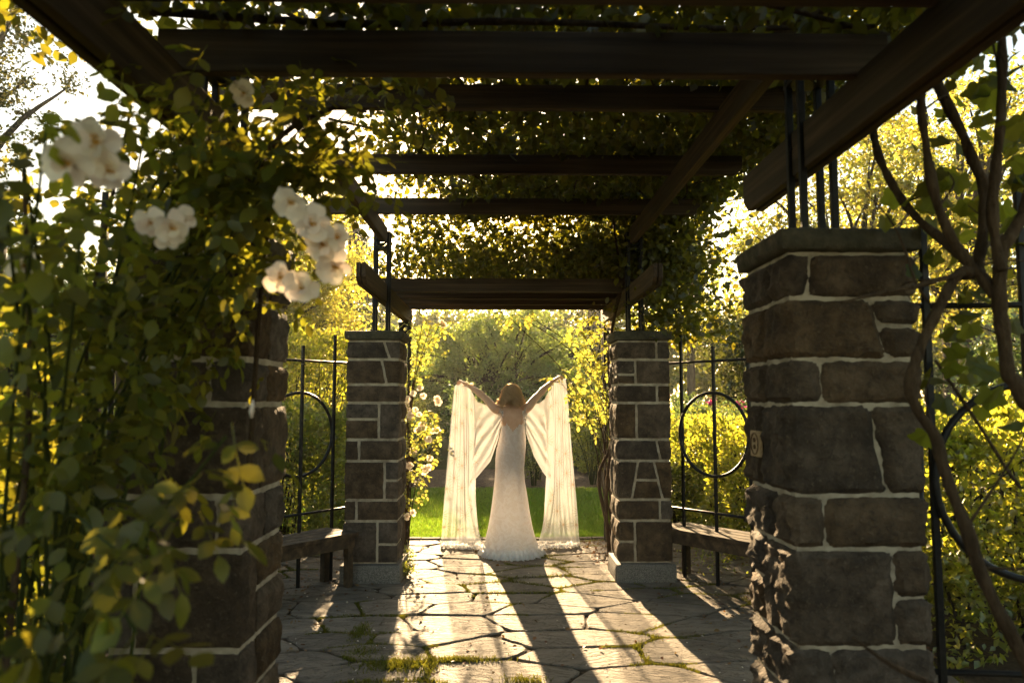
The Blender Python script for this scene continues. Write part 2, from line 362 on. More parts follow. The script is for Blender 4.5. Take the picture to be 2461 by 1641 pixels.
    tr = t.node('ShaderNodeBsdfTranslucent'); t.lk(c, tr.inputs['Color'])
    m1 = t.node('ShaderNodeMixShader'); m1.inputs[0].default_value = 0.45; t.lk(d.outputs[0], m1.inputs[1]); t.lk(tr.outputs[0], m1.inputs[2])
    tp = t.node('ShaderNodeBsdfTransparent'); m2 = t.node('ShaderNodeMixShader')
    al = t.math('MINIMUM', t.math('ADD', t.math('ADD', 0.30, t.math('MULTIPLY', burst, 0.35)), t.math('ADD', t.math('MULTIPLY', nz, 0.18), t.math('MULTIPLY', dots, 0.3))), 0.97)
    t.lk(al, m2.inputs[0]); t.lk(tp.outputs[0], m2.inputs[1]); t.lk(m1.outputs[0], m2.inputs[2]); t.lk(m2.outputs[0], t.out.inputs['Surface'])
    M['tulle'] = t.m
make_materials()

# ------------------------------------------------------------------ the setting: ground, bed, lawn
def sheet(name, x0, x1, y0, y1, z, mat, nx=1, ny=1, wob=0.0):
    V = []; F = []
    for j in range(ny + 1):
        for i in range(nx + 1):
            x = x0 + (x1 - x0) * i / nx; y = y0 + (y1 - y0) * j / ny
            V.append((x, y, z + (wob * mnoise.noise(Vector((x * 0.7, y * 0.7, 3.1))) if wob else 0)))
    for j in range(ny):
        for i in range(nx):
            a = j * (nx + 1) + i; F.append((a, a + 1, a + nx + 2, a + nx + 1))
    o = obj(name, py_mesh(name, V, F), mat); tag(o, kind='structure'); return o
sheet('ground', -400, 400, -200, 900, -0.05, M['ground'])
sheet('garden_path', -1.6, 1.8, -14, 2.0, -0.032, M['mulch'])
sheet('garden_bed', -9.0, -1.0, -1.0, 8.62, -0.040, M['soil'])
sheet('garden_bed', 1.0, 9.0, -1.0, 8.62, -0.036, M['soil'])
sheet('lawn', -7.5, 7.5, 8.62, 13.6, -0.030, M['lawn'])
sheet('mulch_bed', -9, 9, 13.6, 17.6, -0.025, M['mulch'], 60, 30, 0.05)

# grass blades: nobody could count them
def blades(name, X, Y, Z, h, w, mat, lean=0.35, parent=None):
    n = len(X); a = RNG.uniform(0, 2 * math.pi, n); b = RNG.uniform(0, 2 * math.pi, n)
    l = RNG.uniform(0, lean, n) * h
    base = np.stack([X, Y, Z], 1); wv = np.stack([np.cos(a), np.sin(a), np.zeros(n)], 1) * (w / 2)[:, None]
    tip = base + np.stack([np.cos(b) * l, np.sin(b) * l, h], 1)
    mid = base * 0.5 + tip * 0.5 + np.stack([np.zeros(n), np.zeros(n), h * 0.12], 1)
    V = np.stack([base - wv, base + wv, mid + wv * 0.7, tip, mid - wv * 0.7], 1).reshape(-1, 3)
    i = np.arange(n)[:, None] * 5
    F = np.concatenate([i + np.array([[0, 1, 2]]), i + np.array([[0, 2, 4]]), i + np.array([[4, 2, 3]])], 0)
    return obj(name, fast_mesh(name, V, F), mat, parent)
n = 110000
gy = 8.6 + (13.6 - 8.6) * RNG.random(n) ** 1.25; gx = RNG.uniform(-1, 1, n) * (2.4 + (gy - 8.6) * 0.5) + 0.1
dens = np.array([mnoise.noise(Vector((x * 1.6, y * 1.6, 0))) for x, y in zip(gx[::1], gy)])
gh = (0.035 + 0.02 * RNG.random(n)) * (1 + 0.5 * dens)
o = blades('grass', gx, gy, np.full(n, -0.03), np.abs(gh) + 0.012, RNG.uniform(0.006, 0.011, n), M['grass'], 0.8)
tag(o, 'short mown green grass of the lawn beyond the pergola', 'grass', kind='stuff')

# ------------------------------------------------------------------ crazy paving: each flag a piece of its own
paving = thing('paving', None, None); paving['kind'] = 'structure'
joint = sheet('paving_joint_soil', CX - 2.6, CX + 2.6, 2.0, 8.6, -0.014, M['soil']); joint.parent = paving
def voronoi_cells(pts, box, ax=1.0):
    cells = []
    for i, p in enumerate(pts):
        poly = [(box[0], box[2]), (box[1], box[2]), (box[1], box[3]), (box[0], box[3])]
        order = sorted(range(len(pts)), key=lambda j: (pts[j][0] - p[0]) ** 2 * ax ** 2 + (pts[j][1] - p[1]) ** 2)[1:22]
        for j in order:
            q = pts[j]; nx_, ny_ = (q[0] - p[0]) * ax * ax, (q[1] - p[1]); mx_, my_ = (p[0] + q[0]) / 2, (p[1] + q[1]) / 2
            out = []
            for k in range(len(poly)):
                a, b = poly[k], poly[(k + 1) % len(poly)]
                da = (a[0] - mx_) * nx_ + (a[1] - my_) * ny_; db = (b[0] - mx_) * nx_ + (b[1] - my_) * ny_
                if da <= 0: out.append(a)
                if (da < 0 < db) or (db < 0 < da):
                    t = da / (da - db); out.append((a[0] + (b[0] - a[0]) * t, a[1] + (b[1] - a[1]) * t))
            poly = out
            if len(poly) < 3: break
        cells.append(poly)
    return cells
def build_paving():
    rnd = random.Random(21); pts = []; tries = 0
    while len(pts) < 120 and tries < 6000:
        tries += 1
        p = (rnd.uniform(CX - 2.5, CX + 2.5), rnd.uniform(3.3, 8.5)); dmin = rnd.choice((0.24, 0.36, 0.48, 0.62))
        if all(math.hypot((p[0] - q[0]) * 0.5, p[1] - q[1]) > dmin for q in pts): pts.append(p)
    cells = voronoi_cells(pts, (CX - 2.5, CX + 2.5, 3.2, 8.5), 0.5)
    edges = []
    for ci, poly in enumerate(cells):
        if len(poly) < 3: continue
        c = Vector((sum(p[0] for p in poly) / len(poly), sum(p[1] for p in poly) / len(poly)))
        gap = rnd.uniform(0.003, 0.011)
        ring = []
        for k in range(len(poly)):
            a, b = Vector(poly[k]), Vector(poly[(k + 1) % len(poly)]); L = (b - a).length
            if L < 0.03: continue
            edges.append((a, b)); m = max(2, int(L / 0.07)); nrm = Vector((-(b - a).y, (b - a).x)).normalized()
            if nrm.dot(c - a) < 0: nrm = -nrm
            for s in range(m):
                t = s / m; p = a.lerp(b, t)
                if s == 0: p = p.lerp(c, 0.02 + 0.07 * rnd.random())
                p = p + nrm * (gap + 0.018 * mnoise.noise(Vector((p.x * 7, p.y * 9, ci))) + 0.005 * rnd.uniform(-1, 1))
                ring.append(p)
        if len(ring) < 4: continue
        tx, ty = rnd.uniform(-0.008, 0.008), rnd.uniform(-0.010, 0.010); z0 = rnd.uniform(-0.006, 0.004)
        V = []; nR = len(ring)
        for p in ring: V.append((p.x - c.x, p.y - c.y, -0.045))
        for p in ring: V.append((p.x - c.x, p.y - c.y, z0 - 0.005 + tx * (p.x - c.x) + ty * (p.y - c.y)))
        for p in ring:
            d = (p - c); q = c + d * (1 - 0.010 / max(d.length, 0.05)); V.append((q.x - c.x, q.y - c.y, z0 + 0.001 + tx * (q.x - c.x) + ty * (q.y - c.y)))
        F = []
        for r in range(2):
            for k in range(nR): F.append((r * nR + k, r * nR + (k + 1) % nR, (r + 1) * nR + (k + 1) % nR, (r + 1) * nR + k))
        V.append((0, 0, z0 + 0.002)); ci_ = len(V) - 1
        for k in range(nR): F.append((2 * nR + k, 2 * nR + (k + 1) % nR, ci_))
        obj('paving_stone', py_mesh('paving_stone', V, F), M['slate'], paving, loc=(c.x, c.y, 0))
    # moss and weeds in the joints
    X = []; Y = []; H = []
    for a, b in edges:
        L = (b - a).length
        for s in range(int(L * 260)):
            p = a.lerp(b, rnd.random()); q = mnoise.noise(Vector((p.x * 1.1 + 5, p.y * 1.1, 1.7))) + 0.25 * mnoise.noise(Vector((p.x * 6, p.y * 6, 9)))
            if p.x > CX + 0.2: q -= 0.12
            if q > 0.06:
                w = 0.008 + 0.05 * max(0, q - 0.18)
                X.append(p.x + rnd.gauss(0, w)); Y.append(p.y + rnd.gauss(0, w)); H.append(0.020 + 0.03 * q * rnd.random())
    # two bigger patches
    for cx_, cy_, rx, ry, k in ((-0.62, 4.55, 0.17, 0.10, 1600), (-0.85, 4.75, 0.10, 0.10, 700), (-0.95, 5.15, 0.05, 0.16, 500), (0.14, 4.28, 0.09, 0.05, 300), (-0.28, 4.62, 0.22, 0.04, 800)):
        for _ in range(k): X.append(rnd.gauss(cx_, rx * 0.6)); Y.append(rnd.gauss(cy_, ry * 0.6)); H.append(rnd.uniform(0.018, 0.035))
    X = np.array(X); Y = np.array(Y); H = np.array(H)
    o = blades('moss', X, Y, np.full(len(X), -0.014), H, np.full(len(X), 0.007), M['moss'], 1.1)
    tag(o, 'green moss and tiny weeds in the joints of the paving', 'moss', kind='stuff')
build_paving()

# brick edging between paving and lawn
edging = thing('brick_edging', 'low brick edging between the paving and the lawn', 'edging', (CX, 8.55, 0))
bme = MB().box((0, 0, 0), (0.205, 0.09, 0.06)).mesh('edging_brick')
for i in range(-9, 10):
    o = obj('brick', bme, M['cap'], edging, loc=(i * 0.215, random.uniform(-.006, .006), random.uniform(-0.018, -0.010))); o.rotation_euler = (0, 0, random.uniform(-.03, .03)); 

# ------------------------------------------------------------------ stone pillars
def stone_block(c8, cell, amp, seed):
    """c8[(i,j,k)] corner -> rough-faced block"""
    ex = ((c8[1, 0, 0] - c8[0, 0, 0]).length, (c8[0, 1, 0] - c8[0, 0, 0]).length, (c8[0, 0, 1] - c8[0, 0, 0]).length)
    N = [max(2, min(22, int(round(e / cell)))) for e in ex]
    idx = {}; V = []
    off = Vector((seed * 3.7, seed * 1.3, seed * 7.1))
    cen = sum((c8[k] for k in c8), Vector()) / 8
    for i in range(N[0] + 1):
        for j in range(N[1] + 1):
            for k in range(N[2] + 1):
                if 0 < i < N[0] and 0 < j < N[1] and 0 < k < N[2]: continue
                a, b, c = i / N[0], j / N[1], k / N[2]
                p = Vector()
                for (x, y, z), q in c8.items(): p += q * ((a if x else 1 - a) * (b if y else 1 - b) * (c if z else 1 - c))
                d = Vector(((i == N[0]) - (i == 0), (j == N[1]) - (j == 0), (k == N[2]) - (k == 0))); nf = abs(d.x) + abs(d.y) + abs(d.z)
                nz = mnoise.fractal(p * 19 + off, 0.9, 2.1, 4)
                rid = 1 - abs(mnoise.noise(p * 17 + off * 2)) * 2
                if nf >= 2: p -= d.normalized() * (0.006 + 0.006 * abs(nz))
                else: p += d * amp * (1.55 if d.x else 0.62) * (0.35 + nz * 0.95 + rid * 0.35)
                idx[i, j, k] = len(V); V.append(p)
    F = []
    for ax in range(3):
        o1, o2 = [q for q in range(3) if q != ax]
        for side in (0, N[ax]):
            for u in range(N[o1]):
                for v in range(N[o2]):
                    def g(du, dv):
                        t = [0, 0, 0]; t[ax] = side; t[o1] = u + du; t[o2] = v + dv; return idx[tuple(t)]
                    f = [g(0, 0), g(1, 0), g(1, 1), g(0, 1)]
                    nrm = (V[f[1]] - V[f[0]]).cross(V[f[3]] - V[f[0]]); dd = Vector(); dd[ax] = 1 if side else -1
                    if nrm.dot(dd) < 0: f = f[::-1]
                    F.append(tuple(f))
    return V, F, cen
def hexa(x0b, x1b, x0t, x1t, y0, y1, z0, z1):
    return {(i, j, k): Vector(((x1t if i else x0t) if k else (x1b if i else x0b), y1 if j else y0, z1 if k else z0)) for i in (0, 1) for j in (0, 1) for k in (0, 1)}
ZS = [0.16, 0.52, 0.70, 1.035, 1.22, 1.54, 1.70, 1.92, 2.085]
PW = 0.46; JT = 0.0082
def pillar(x0, y0, label, splits, seed, cell=0.04, amp=0.010):
    root = thing('stone_pillar', label, 'pillar', (x0 + PW / 2, y0 + PW / 2, 0), group='stone pillars of the pergola')
    rl = Vector(root.location); rnd = random.Random(seed)
    core = MB().box((0, 0, 1.125), (PW - 0.020, PW - 0.020, 1.93)); core.build('mortar', M['mortar'], root)
    def add(name, h8, mat, a):
        V, F, c = stone_block(h8, cell, a, rnd.random() * 9)
        c = Vector((round(c.x, 3), round(c.y, 3), round(c.z, 3)))
        o = obj(name, py_mesh(name, [v - c for v in V], F), mat, root, True, loc=c - rl)
        try: o.data.set_sharp_from_angle(angle=math.radians(38))
        except Exception: pass
    for ci, blocks in enumerate(splits):
        za, zb = ZS[ci], ZS[ci + 1]
        d = rnd.choice((0.36, 0.5, 0.62)) * PW
        for (b0, b1, t0, t1, h0, h1) in blocks:
            def xx(u, left): 
                e = JT if 0.001 < u < 0.999 else -0.004
                return x0 + u * PW + (e if left else -e)
            # interpolate the slanted joint at the block's own height
            L0 = b0 + (t0 - b0) * h0; L1 = b0 + (t0 - b0) * h1; R0 = b1 + (t1 - b1) * h0; R1 = b1 + (t1 - b1) * h1
            zA = za + (zb - za) * h0 + JT * (1 if h0 == 0 else 0.9); zB = za + (zb - za) * h1 - JT * (1 if h1 == 1 else 0.9)
            add('stone', hexa(xx(L0, 1), xx(R0, 0), xx(L1, 1), xx(R1, 0), y0 - 0.004, y0 + d - JT, zA, zB), M['stone'], amp)
        u = rnd.uniform(0.3, 0.7); hh = rnd.random() < 0.4 and (zb - za) > 0.25
        for (a, b) in ((0, u), (u, 1)):
            xa = x0 + a * PW + (JT if a > 0 else -0.004); xb = x0 + b * PW - (JT if b < 1 else -0.004)
            for (h0, h1) in (((0, .5), (.5, 1)) if hh else ((0, 1),)):
                add('stone', hexa(xa, xb, xa, xb, y0 + d + JT, y0 + PW + 0.004, za + (zb - za) * h0 + JT, za + (zb - za) * h1 - JT), M['stone'], amp)
    add('base', hexa(x0 - 0.035, x0 + PW + 0.035, x0 - 0.03, x0 + PW + 0.03, y0 - 0.035, y0 + PW + 0.035, -0.03, 0.155), M['granite'], 0.004)
    e = 0.024
    add('cap', hexa(x0 - e, x0 + PW + e, x0 - e - .006, x0 + PW + e + .006, y0 - e, y0 + PW + e, 2.092, 2.174), M['cap'], 0.007)
    return root
def S(u, t=None, left_h=None, right_h=None):
    """one joint at u (bottom) -> t (top); optional horizontal split of the left / right stone"""
    t = u if t is None else t; out = []
    for (b0, b1, t0, t1, h) in ((0, u, 0, t, left_h), (u, 1, t, 1, right_h)):
        if h: out += [(b0, b1, t0, t1, 0, h), (b0, b1, t0, t1, h, 1)]
        else: out.append((b0, b1, t0, t1, 0, 1))
    return out
FULL = [(0, 1, 0, 1, 0, 1)]
XL = CX - 0.96 - PW; XR = CX + 0.96; YN = 2.62; YF = 6.52
pillar(XR, YN, 'large stone pillar with a small square tile on its inner side', [S(.35), S(.26), S(.75, right_h=.5), S(.24), S(.72, .62), S(.24), S(.77, .66, right_h=.55), S(.15, .2)], 3, 0.019, 0.015)
pillar(XL, YN, 'stone pillar half hidden under the cream-flowered climbing rose', [S(.7), S(.66), S(.2), S(.80), FULL, S(.7), S(.45), S(.6)], 4, 0.030, 0.011)
pillar(XL, YF, 'stone pillar beside the white climbing rose at the lawn', [S(.62, right_h=.45), S(.22), S(.74, right_h=.5), S(.25), S(.62, left_h=.55), FULL, S(.75, .66), S(.8, .7)], 5, 0.05, 0.009)
pillar(XR, YF, 'stone pillar beside the yellow-leaved climber without flowers at the lawn',
       [S(.3, left_h=.5), S(.78), [(0, .25, 0, .38, 0, 1), (.25, .83, .38, .68, 0, .5), (.25, .83, .38, .68, .5, 1), (.83, 1, .68, 1, 0, 1)], S(.8, .74), S(.36), S(.76), S(.35, left_h=.4), S(.76)], 6, 0.05, 0.010)

# small tile on the inner side of the pillar
tl = thing('wall_tile', 'small square clay tile with an incised oval mark on the pillar', 'tile', (XR - 0.020, 2.93, 1.385))
b = MB().box((0, 0, 0), (0.016, 0.098, 0.100)).build('tile_body', M['tile'], tl); bevel(b, 0.003)
ov = [(-0.0105, 0.040 * math.cos(a) - 0.006, 0.041 * math.sin(a)) for a in np.linspace(-math.pi, math.pi, 33)]
MB().tube(ov, 0.0024, 6, False).build('oval_ring', M['tile_mark'], tl)
for zc, r in ((0.014, 0.011), (-0.013, 0.011)):
    sp = [(-0.0105, -0.004 + r * (0.25 + 0.75 * k / 18) * math.cos(k * 0.55), zc + r * (0.25 + 0.75 * k / 18) * math.sin(k * 0.55)) for k in range(19)]
    MB().tube(sp, 0.0021, 5, False).build('scroll', M['tile_mark'], tl)

# ------------------------------------------------------------------ iron posts of four bars with a ring at the head
def iron_post(x, y, z0, z1, label, w=0.145, bar=0.026):
    root = thing('iron_post', label, 'post', (x, y, z0), group='black iron posts of the pergola')
    h = z1 - z0; s = w / 2 - bar / 2
    for sx in (-1, 1):
        for sy in (-1, 1):
            o = MB().box((sx * s, sy * s, h / 2), (bar, bar, h)).build('bar', M['iron'], root); bevel(o, 0.003)
    o = MB().box((0, 0, 0.006), (w + 0.03, w + 0.03, 0.012)).build('base_plate', M['iron'], root)
    o = MB().box((0, 0, h - 0.006), (w + 0.012, w + 0.012, 0.012)).build('top_plate', M['iron'], root)
    o = MB().box((0, 0, h - w - 0.004), (w + 0.004, w + 0.004, 0.016)).build('cross_plate', M['iron'], root)
    for sx, sy in ((0, -1), (0, 1), (-1, 0), (1, 0)):
        r = w / 2 - bar - 0.004; pts = []
        for a in np.linspace(0, 2 * math.pi, 21):
            u, v = r * math.cos(a), r * math.sin(a)
            pts.append((u if sx == 0 else sx * s, u if sy == 0 else sy * s, h - w / 2 - 0.006 + v))
        MB().tube(pts, 0.010, 6, False).build('ring', M['iron'], root, True)
    for zz in (0.33 * h,):
        if h > 1.5: MB().box((0, 0, zz), (w + 0.002, w + 0.002, 0.02)).build('tie', M['iron'], root)
    return root
PX = 1.12
for side, nm in ((-1, 'among the cream-flowered climbing rose'), (1, 'on the pillar with the square tile')):
    iron_post(CX + side * (PX + 0.04), YN + 0.23, 2.178, 2.975, 'four-bar black iron post ' + nm)
for side, nm in ((-1, 'above the white climbing rose pillar'), (1, 'tangled with brown vine stems above a stone pillar')):
    iron_post(CX + side * (PX + 0.04), YF + 0.23, 2.178, 3.10, 'four-bar black iron post ' + nm)
for side, nm in ((-1, 'tall black iron post wrapped by the white climbing rose'), (1, 'tall black iron post with the yellow-leaved climber')):
    iron_post(CX + side * (PX + 0.04), 8.42, -0.03, 2.445, nm, 0.13, 0.024)

# ------------------------------------------------------------------ timber roofs
def beam_y(x, y0, y1, z0, z1, w, cut=0.06):
    p = [(y0 + cut, z0), (y0, z0 + cut * 0.9), (y0, z1), (y1, z1), (y1, z0 + cut * 0.9), (y1 - cut, z0)]
    return MB().prism(p, 'x', x - w / 2, x + w / 2)
def beam_x(y, x0, x1, z0, z1, w, cut=0.05):
    p = [(x0 + cut, z0), (x0 + cut * .2, z0 + cut * .7), (x0, z0 + cut * 1.1), (x0, z1), (x1, z1), (x1, z0 + cut * 1.1), (x1 - cut * .2, z0 + cut * .7), (x1 - cut, z0)]
    return MB().prism(p, 'y', y - w / 2, y + w / 2)
def roof(name_label, side_y, side_z, cross_ys, cross_z, half, double=True, overrun=1.5, cw=0.045):
    root = thing('pergola_roof', name_label, 'pergola', (CX, (side_y[0] + side_y[1]) / 2, side_z[0]), group='timber roofs of the pergola')
    base = Matrix.Translation(-Vector(root.location))
    def put(mb, nm, mat):
        mb.V = [v + Vector((0, 0, 0)) - Vector(root.location) for v in mb.V]
        o = mb.build(nm, mat, root); bevel(o, 0.005); return o
    for s in (-1, 1):
        if double:
            for dx in (0.020, 0.062): put(beam_y(CX + s * (half + dx), side_y[0], side_y[1], side_z[0] - 0.003 * (dx > .05), side_z[1], 0.034), 'side_beam', M['wood_y'])
        else: put(beam_y(CX + s * (half + 0.03), side_y[0], side_y[1], side_z[0], side_z[1], 0.055), 'side_beam', M['wood_y'])
    for s in (-1, 1):                          # bolt heads where posts carry the side beams
        for py in (YN + 0.23, YF + 0.23, 8.42):
            if not side_y[0] < py < side_y[1]: continue
            for dy, dz in ((-.045, .05), (.045, .11)):
                x_ = CX + s * (half + (0.003 if double else 0.0025)); z_ = side_z[0] + dz
                put(MB().tube([(x_, py + dy, z_), (x_ - s * 0.008, py + dy, z_)], 0.011, 6), 'bolt', M['iron'])
    for y in cross_ys:
        j = random.uniform(-0.03, 0.03)
        put(beam_x(y, CX - overrun + j, CX + overrun + j, cross_z[0], cross_z[1], cw), 'crossbeam', M['wood_x'])
    return root
roof('low timber roof on the pillars half hidden by the cream-flowered climbing rose', (-0.9, 3.5), (2.452, 2.632), [2.36, 1.90, 1.44, 0.98, 0.52, 0.06, -0.4], (2.618, 2.762), 1.10, True, 1.20)
roof('raised middle timber roof under the leafy vine', (2.55, 6.66), (2.982, 3.128), [2.78, 3.87, 5.0, 6.1], (3.112, 3.246), 1.10, False, 1.58)
roof('low timber roof at the edge of the lawn', (5.62, 8.62), (2.452, 2.615), [7.1, 7.58, 8.03, 8.45], (2.602, 2.735), 1.10, True, 1.36)

# ------------------------------------------------------------------ iron grille panels with a ring
def grille(p0, ang, s_bars, label, tops=(2.15, 2.03, 2.1), length=1.12):
    root = thing('iron_grille', label, 'grille', (p0[0], p0[1], -0.03), ang, group='black iron grilles with a ring')
    for s, tp in zip(s_bars, tops):
        o = MB().box((s, 0, (tp + 0.03) / 2), (0.024, 0.024, tp + 0.03)).build('bar', M['iron'], root); bevel(o, 0.003)
    for z in (0.60, 1.90):
        MB().tube([(0, 0, z + .03), (length, 0, z + .03)], 0.0115, 8).build('rail', M['iron'], root, True)
    sc_, r = s_bars[1], abs(s_bars[1] - s_bars[0]) + 0.006
    pts = [(sc_ + r * math.cos(a), -0.026, 1.30 + r * math.sin(a)) for a in np.linspace(0, 2 * math.pi, 49)]
    MB().tube(pts, 0.014, 8, False).build('ring', M['iron'], root, True)
    return root
DA = math.atan2(0.8, 0.6)
grille((CX - 1.44, YF + 0.30), math.pi + DA, (.2, .55, .9), 'black iron grille behind the bench below the white rose pillar')
grille((CX + 1.44, YF + 0.30), -DA, (.2, .55, .9), 'black iron grille behind the sun-striped bench')
grille((CX - 1.44, YN + 0.33), math.pi - DA, (.2, .55, .9), 'black iron grille angling back from the rose-covered pillar')
grille((CX + 1.44, YN + 0.33), DA, (.2, .55, .9), 'black iron grille angling back from the pillar with the tile')
grille((CX - 1.43, YN + 0.02), math.pi + 0.10, (.06, .40, .74), 'black iron grille buried in the cream-flowered climbing rose', (2.3, 2.3, 2.3))
grille((CX + 1.43, YN + 0.06), -0.10, (.06, .40, .74), 'black iron grille with twisting vine stems across it', (2.2, 2.45, 2.3))

# ------------------------------------------------------------------ benches
def bench(x, y, ang, label, L=1.35, sg=1):
    root = thing('bench', label, 'bench', (x, y, 0), ang, group='slatted benches in the bays')
    for k in range(4):
        yy = sg * (0.05 + k * 0.103)
        o = MB().box((L / 2, yy, 0.430), (L + (0.01 if k == 0 else 0), 0.094, 0.036)).build('slat', M['wood_d'], root); bevel(o, 0.004)
    for yy in (sg * 0.03, sg * 0.38): MB().box((L / 2, yy, 0.368), (L - 0.06, 0.032, 0.085)).build('apron', M['wood_d'], root)
    for xx in (0.06, L - 0.06): MB().box((xx, sg * 0.205, 0.368), (0.03, 0.315, 0.085)).build('end_rail', M['wood_d'], root)
    for xx in (0.06, L - 0.06):
        for yy in (sg * 0.055, sg * 0.355):
            o = MB().box((xx, yy, 0.185), (0.058, 0.058, 0.41)).build('leg', M['wood_d'], root); bevel(o, 0.004)
    return root
bench(CX - 1.275, YF - 0.10, math.pi + math.atan2(0.80, 0.60), 'dark bench before the grille by the white rose pillar', sg=-1)
bench(CX + 1.30, YF + 0.16, -math.atan2(0.80, 0.60), 'dark bench with sun stripes on its seat')

# ------------------------------------------------------------------ foliage helpers
def frames(n, down=0.3, flat=0.0):
    d = RNG.normal(size=(n, 3)); d[:, 2] -= down; d[:, 2] *= (1 - flat); d /= np.linalg.norm(d, axis=1)[:, None]
    u = RNG.normal(size=(n, 3)); u[:, 2] += flat * 3
    s = np.cross(u, d); s /= np.linalg.norm(s, axis=1)[:, None]
    return d, s, np.cross(d, s)
T4 = (np.array([[0, 0, 0], [.42, .30, .07], [1, 0, -.10], [.42, -.30, .07]]), np.array([[0, 1, 2], [0, 2, 3]]))
T6 = (np.array([[0, 0, 0], [.28, .27, .05], [.62, .30, .05], [1, 0, -.14], [.62, -.30, .05], [.28, -.27, .05], [.5, 0, -.02]]),
      np.array([[0, 6, 1], [1, 6, 2], [2, 6, 3], [3, 6, 4], [4, 6, 5], [5, 6, 0]]))
TN = (np.array([[0, 0, 0], [.4, .09, .02], [1, 0, 0], [.4, -.09, .02]]), np.array([[0, 1, 2], [0, 2, 3]]))
def leaf_mesh(name, C, size, tpl=T4, down=0.3, flat=0.0, D=None):
    n = len(C); d, s, u = frames(n, down, flat)
    if D is not None:
        d = D / np.linalg.norm(D, axis=1)[:, None]; s = np.cross(u, d); s /= np.linalg.norm(s, axis=1)[:, None]; u = np.cross(d, s)
    T, F = tpl; sz = np.asarray(size)[:, None, None]
    V = C[:, None, :] + sz * (T[None, :, 0:1] * d[:, None, :] + T[None, :, 1:2] * s[:, None, :] + T[None, :, 2:3] * u[:, None, :])
    k = len(T); FF = (np.arange(n)[:, None, None] * k + F[None]).reshape(-1, 3)
    return fast_mesh(name, V.reshape(-1, 3), FF)
def clump_points(center, radii, nc, per, cr, shell=0.45, zmin=None, rnd=RNG):
    v = rnd.normal(size=(nc, 3)); v /= np.linalg.norm(v, axis=1)[:, None]
    r = (shell + (1 - shell) * rnd.random(nc)) [:, None]
    cc = np.array(center) + v * r * np.array(radii)
    if zmin is not None: cc[:, 2] = np.maximum(cc[:, 2], zmin)
    k = rnd.poisson(per, nc); idx = np.repeat(np.arange(nc), np.maximum(k, 3)); m = len(idx)
    crs = cr * rnd.uniform(0.6, 1.35, nc)
    off = rnd.normal(size=(m, 3)) * crs[idx][:, None] * np.array([0.6, 0.6, 0.42])
    return cc, cc[idx] + off
def limbs(mb, base, cc, r0, fork_z, n, rnd, k=6, sag=0.15):
    base = Vector(base); fork = base + Vector((0, 0, fork_z))
    sel = rnd.choice(len(cc), min(n, len(cc)), replace=False)
    for i in sel:
        e = Vector(cc[i]); st = base.lerp(fork, rnd.uniform(0.45, 1.0)); mid = st.lerp(e, 0.5) + Vector((rnd.normal() * .12, rnd.normal() * .12, (e - st).length * sag))
        r = r0 * rnd.uniform(0.22, 0.42)
        mb.tube(smooth_path([st, mid, e], 4), list(np.linspace(r, r * 0.15, 9)), k, False)
def tree(name, label, cat, base, trunk_h, trunk_r, crowns, leaf_mat, leaf, bark='bark', group=None, tpl=T4, nl=26, seed=1, lean=(0, 0), crown_name='crown'):
    rnd = np.random.default_rng(seed); root = thing(name, label, cat, base, group=group); b = Vector(base)
    mb = MB(); top = Vector((lean[0], lean[1], trunk_h))
    mb.tube(smooth_path([(0, 0, -0.1), (lean[0] * .3, lean[1] * .3, trunk_h * .45), tuple(top)], 5), list(np.linspace(trunk_r * 1.25, trunk_r * 0.55, 11)), 9)
    pts = []
    for (c, rad, nc, per, cr, shell) in crowns:
        cc, P = clump_points(c, rad, nc, per, cr, shell, 0.15, rnd); pts.append(P)
        limbs(mb, (lean[0] * .6, lean[1] * .6, trunk_h * 0.35), cc, trunk_r * 1.5, trunk_h * 0.62, nl, rnd)
    mb.build('trunk', M[bark], root, True)
    P = np.concatenate(pts); sz = leaf * rnd.uniform(0.65, 1.25, len(P))
    o = obj(crown_name, leaf_mesh(crown_name, P, sz, tpl, 0.35), M[leaf_mat], root); o['kind'] = 'stuff'
    return root

# ------------------------------------------------------------------ trees and shrubs of the garden
tree('rhododendron', 'large dome-shaped dark evergreen shrub beyond the lawn behind the woman', 'shrub', (-0.15, 27, 0), 1.5, 0.16,
     [((0, 0, 2.75), (3.4, 2.3, 2.45), 470, 95, 0.27, 0.45), ((-2.2, -.6, 1.6), (1.6, 1.5, 1.3), 90, 80, 0.28, 0.3), ((2.4, -.2, 1.6), (1.5, 1.5, 1.3), 90, 80, 0.28, 0.3)], 'rhodo_leaf', 0.105, 'dark_bark', nl=90, seed=11)
tree('garden_tree', 'golden backlit tree behind the white climbing rose pillar', 'tree', (-5.0, 15.5, 0), 3.0, 0.13,
     [((.3, 0, 3.6), (1.8, 1.6, 2.4), 210, 100, 0.30, 0.35), ((-1.2, 1, 5.2), (1.8, 1.5, 1.3), 70, 90, 0.34, 0.4)], 'gold_leaf', 0.085, nl=40, seed=12)
tree('garden_tree', 'tall loose golden tree rising beyond the raised roof', 'tree', (-8.0, 22, 0), 6.0, 0.2,
     [((.8, 0, 6.2), (3.6, 2.4, 3.2), 260, 80, 0.42, 0.4)], 'gold_leaf', 0.12, nl=40, seed=13)
tree('garden_tree', 'golden tree with dark leaning stems behind the pillar with the tile', 'tree', (6.6, 14, 0), 4.2, 0.12,
     [((.2, 0, 4.4), (2.4, 2.0, 2.6), 150, 70, 0.36, 0.45)], 'gold_leaf', 0.10, nl=46, seed=14, lean=(.5, 0))
tree('garden_tree', 'wide golden tree over the bright clipped hedge', 'tree', (10.5, 16, 0), 5.4, 0.17,
     [((0, 0, 5.8), (3.2, 2.6, 3.2), 170, 70, 0.42, 0.45)], 'gold_leaf', 0.115, nl=46, seed=15, lean=(-.6, 0))
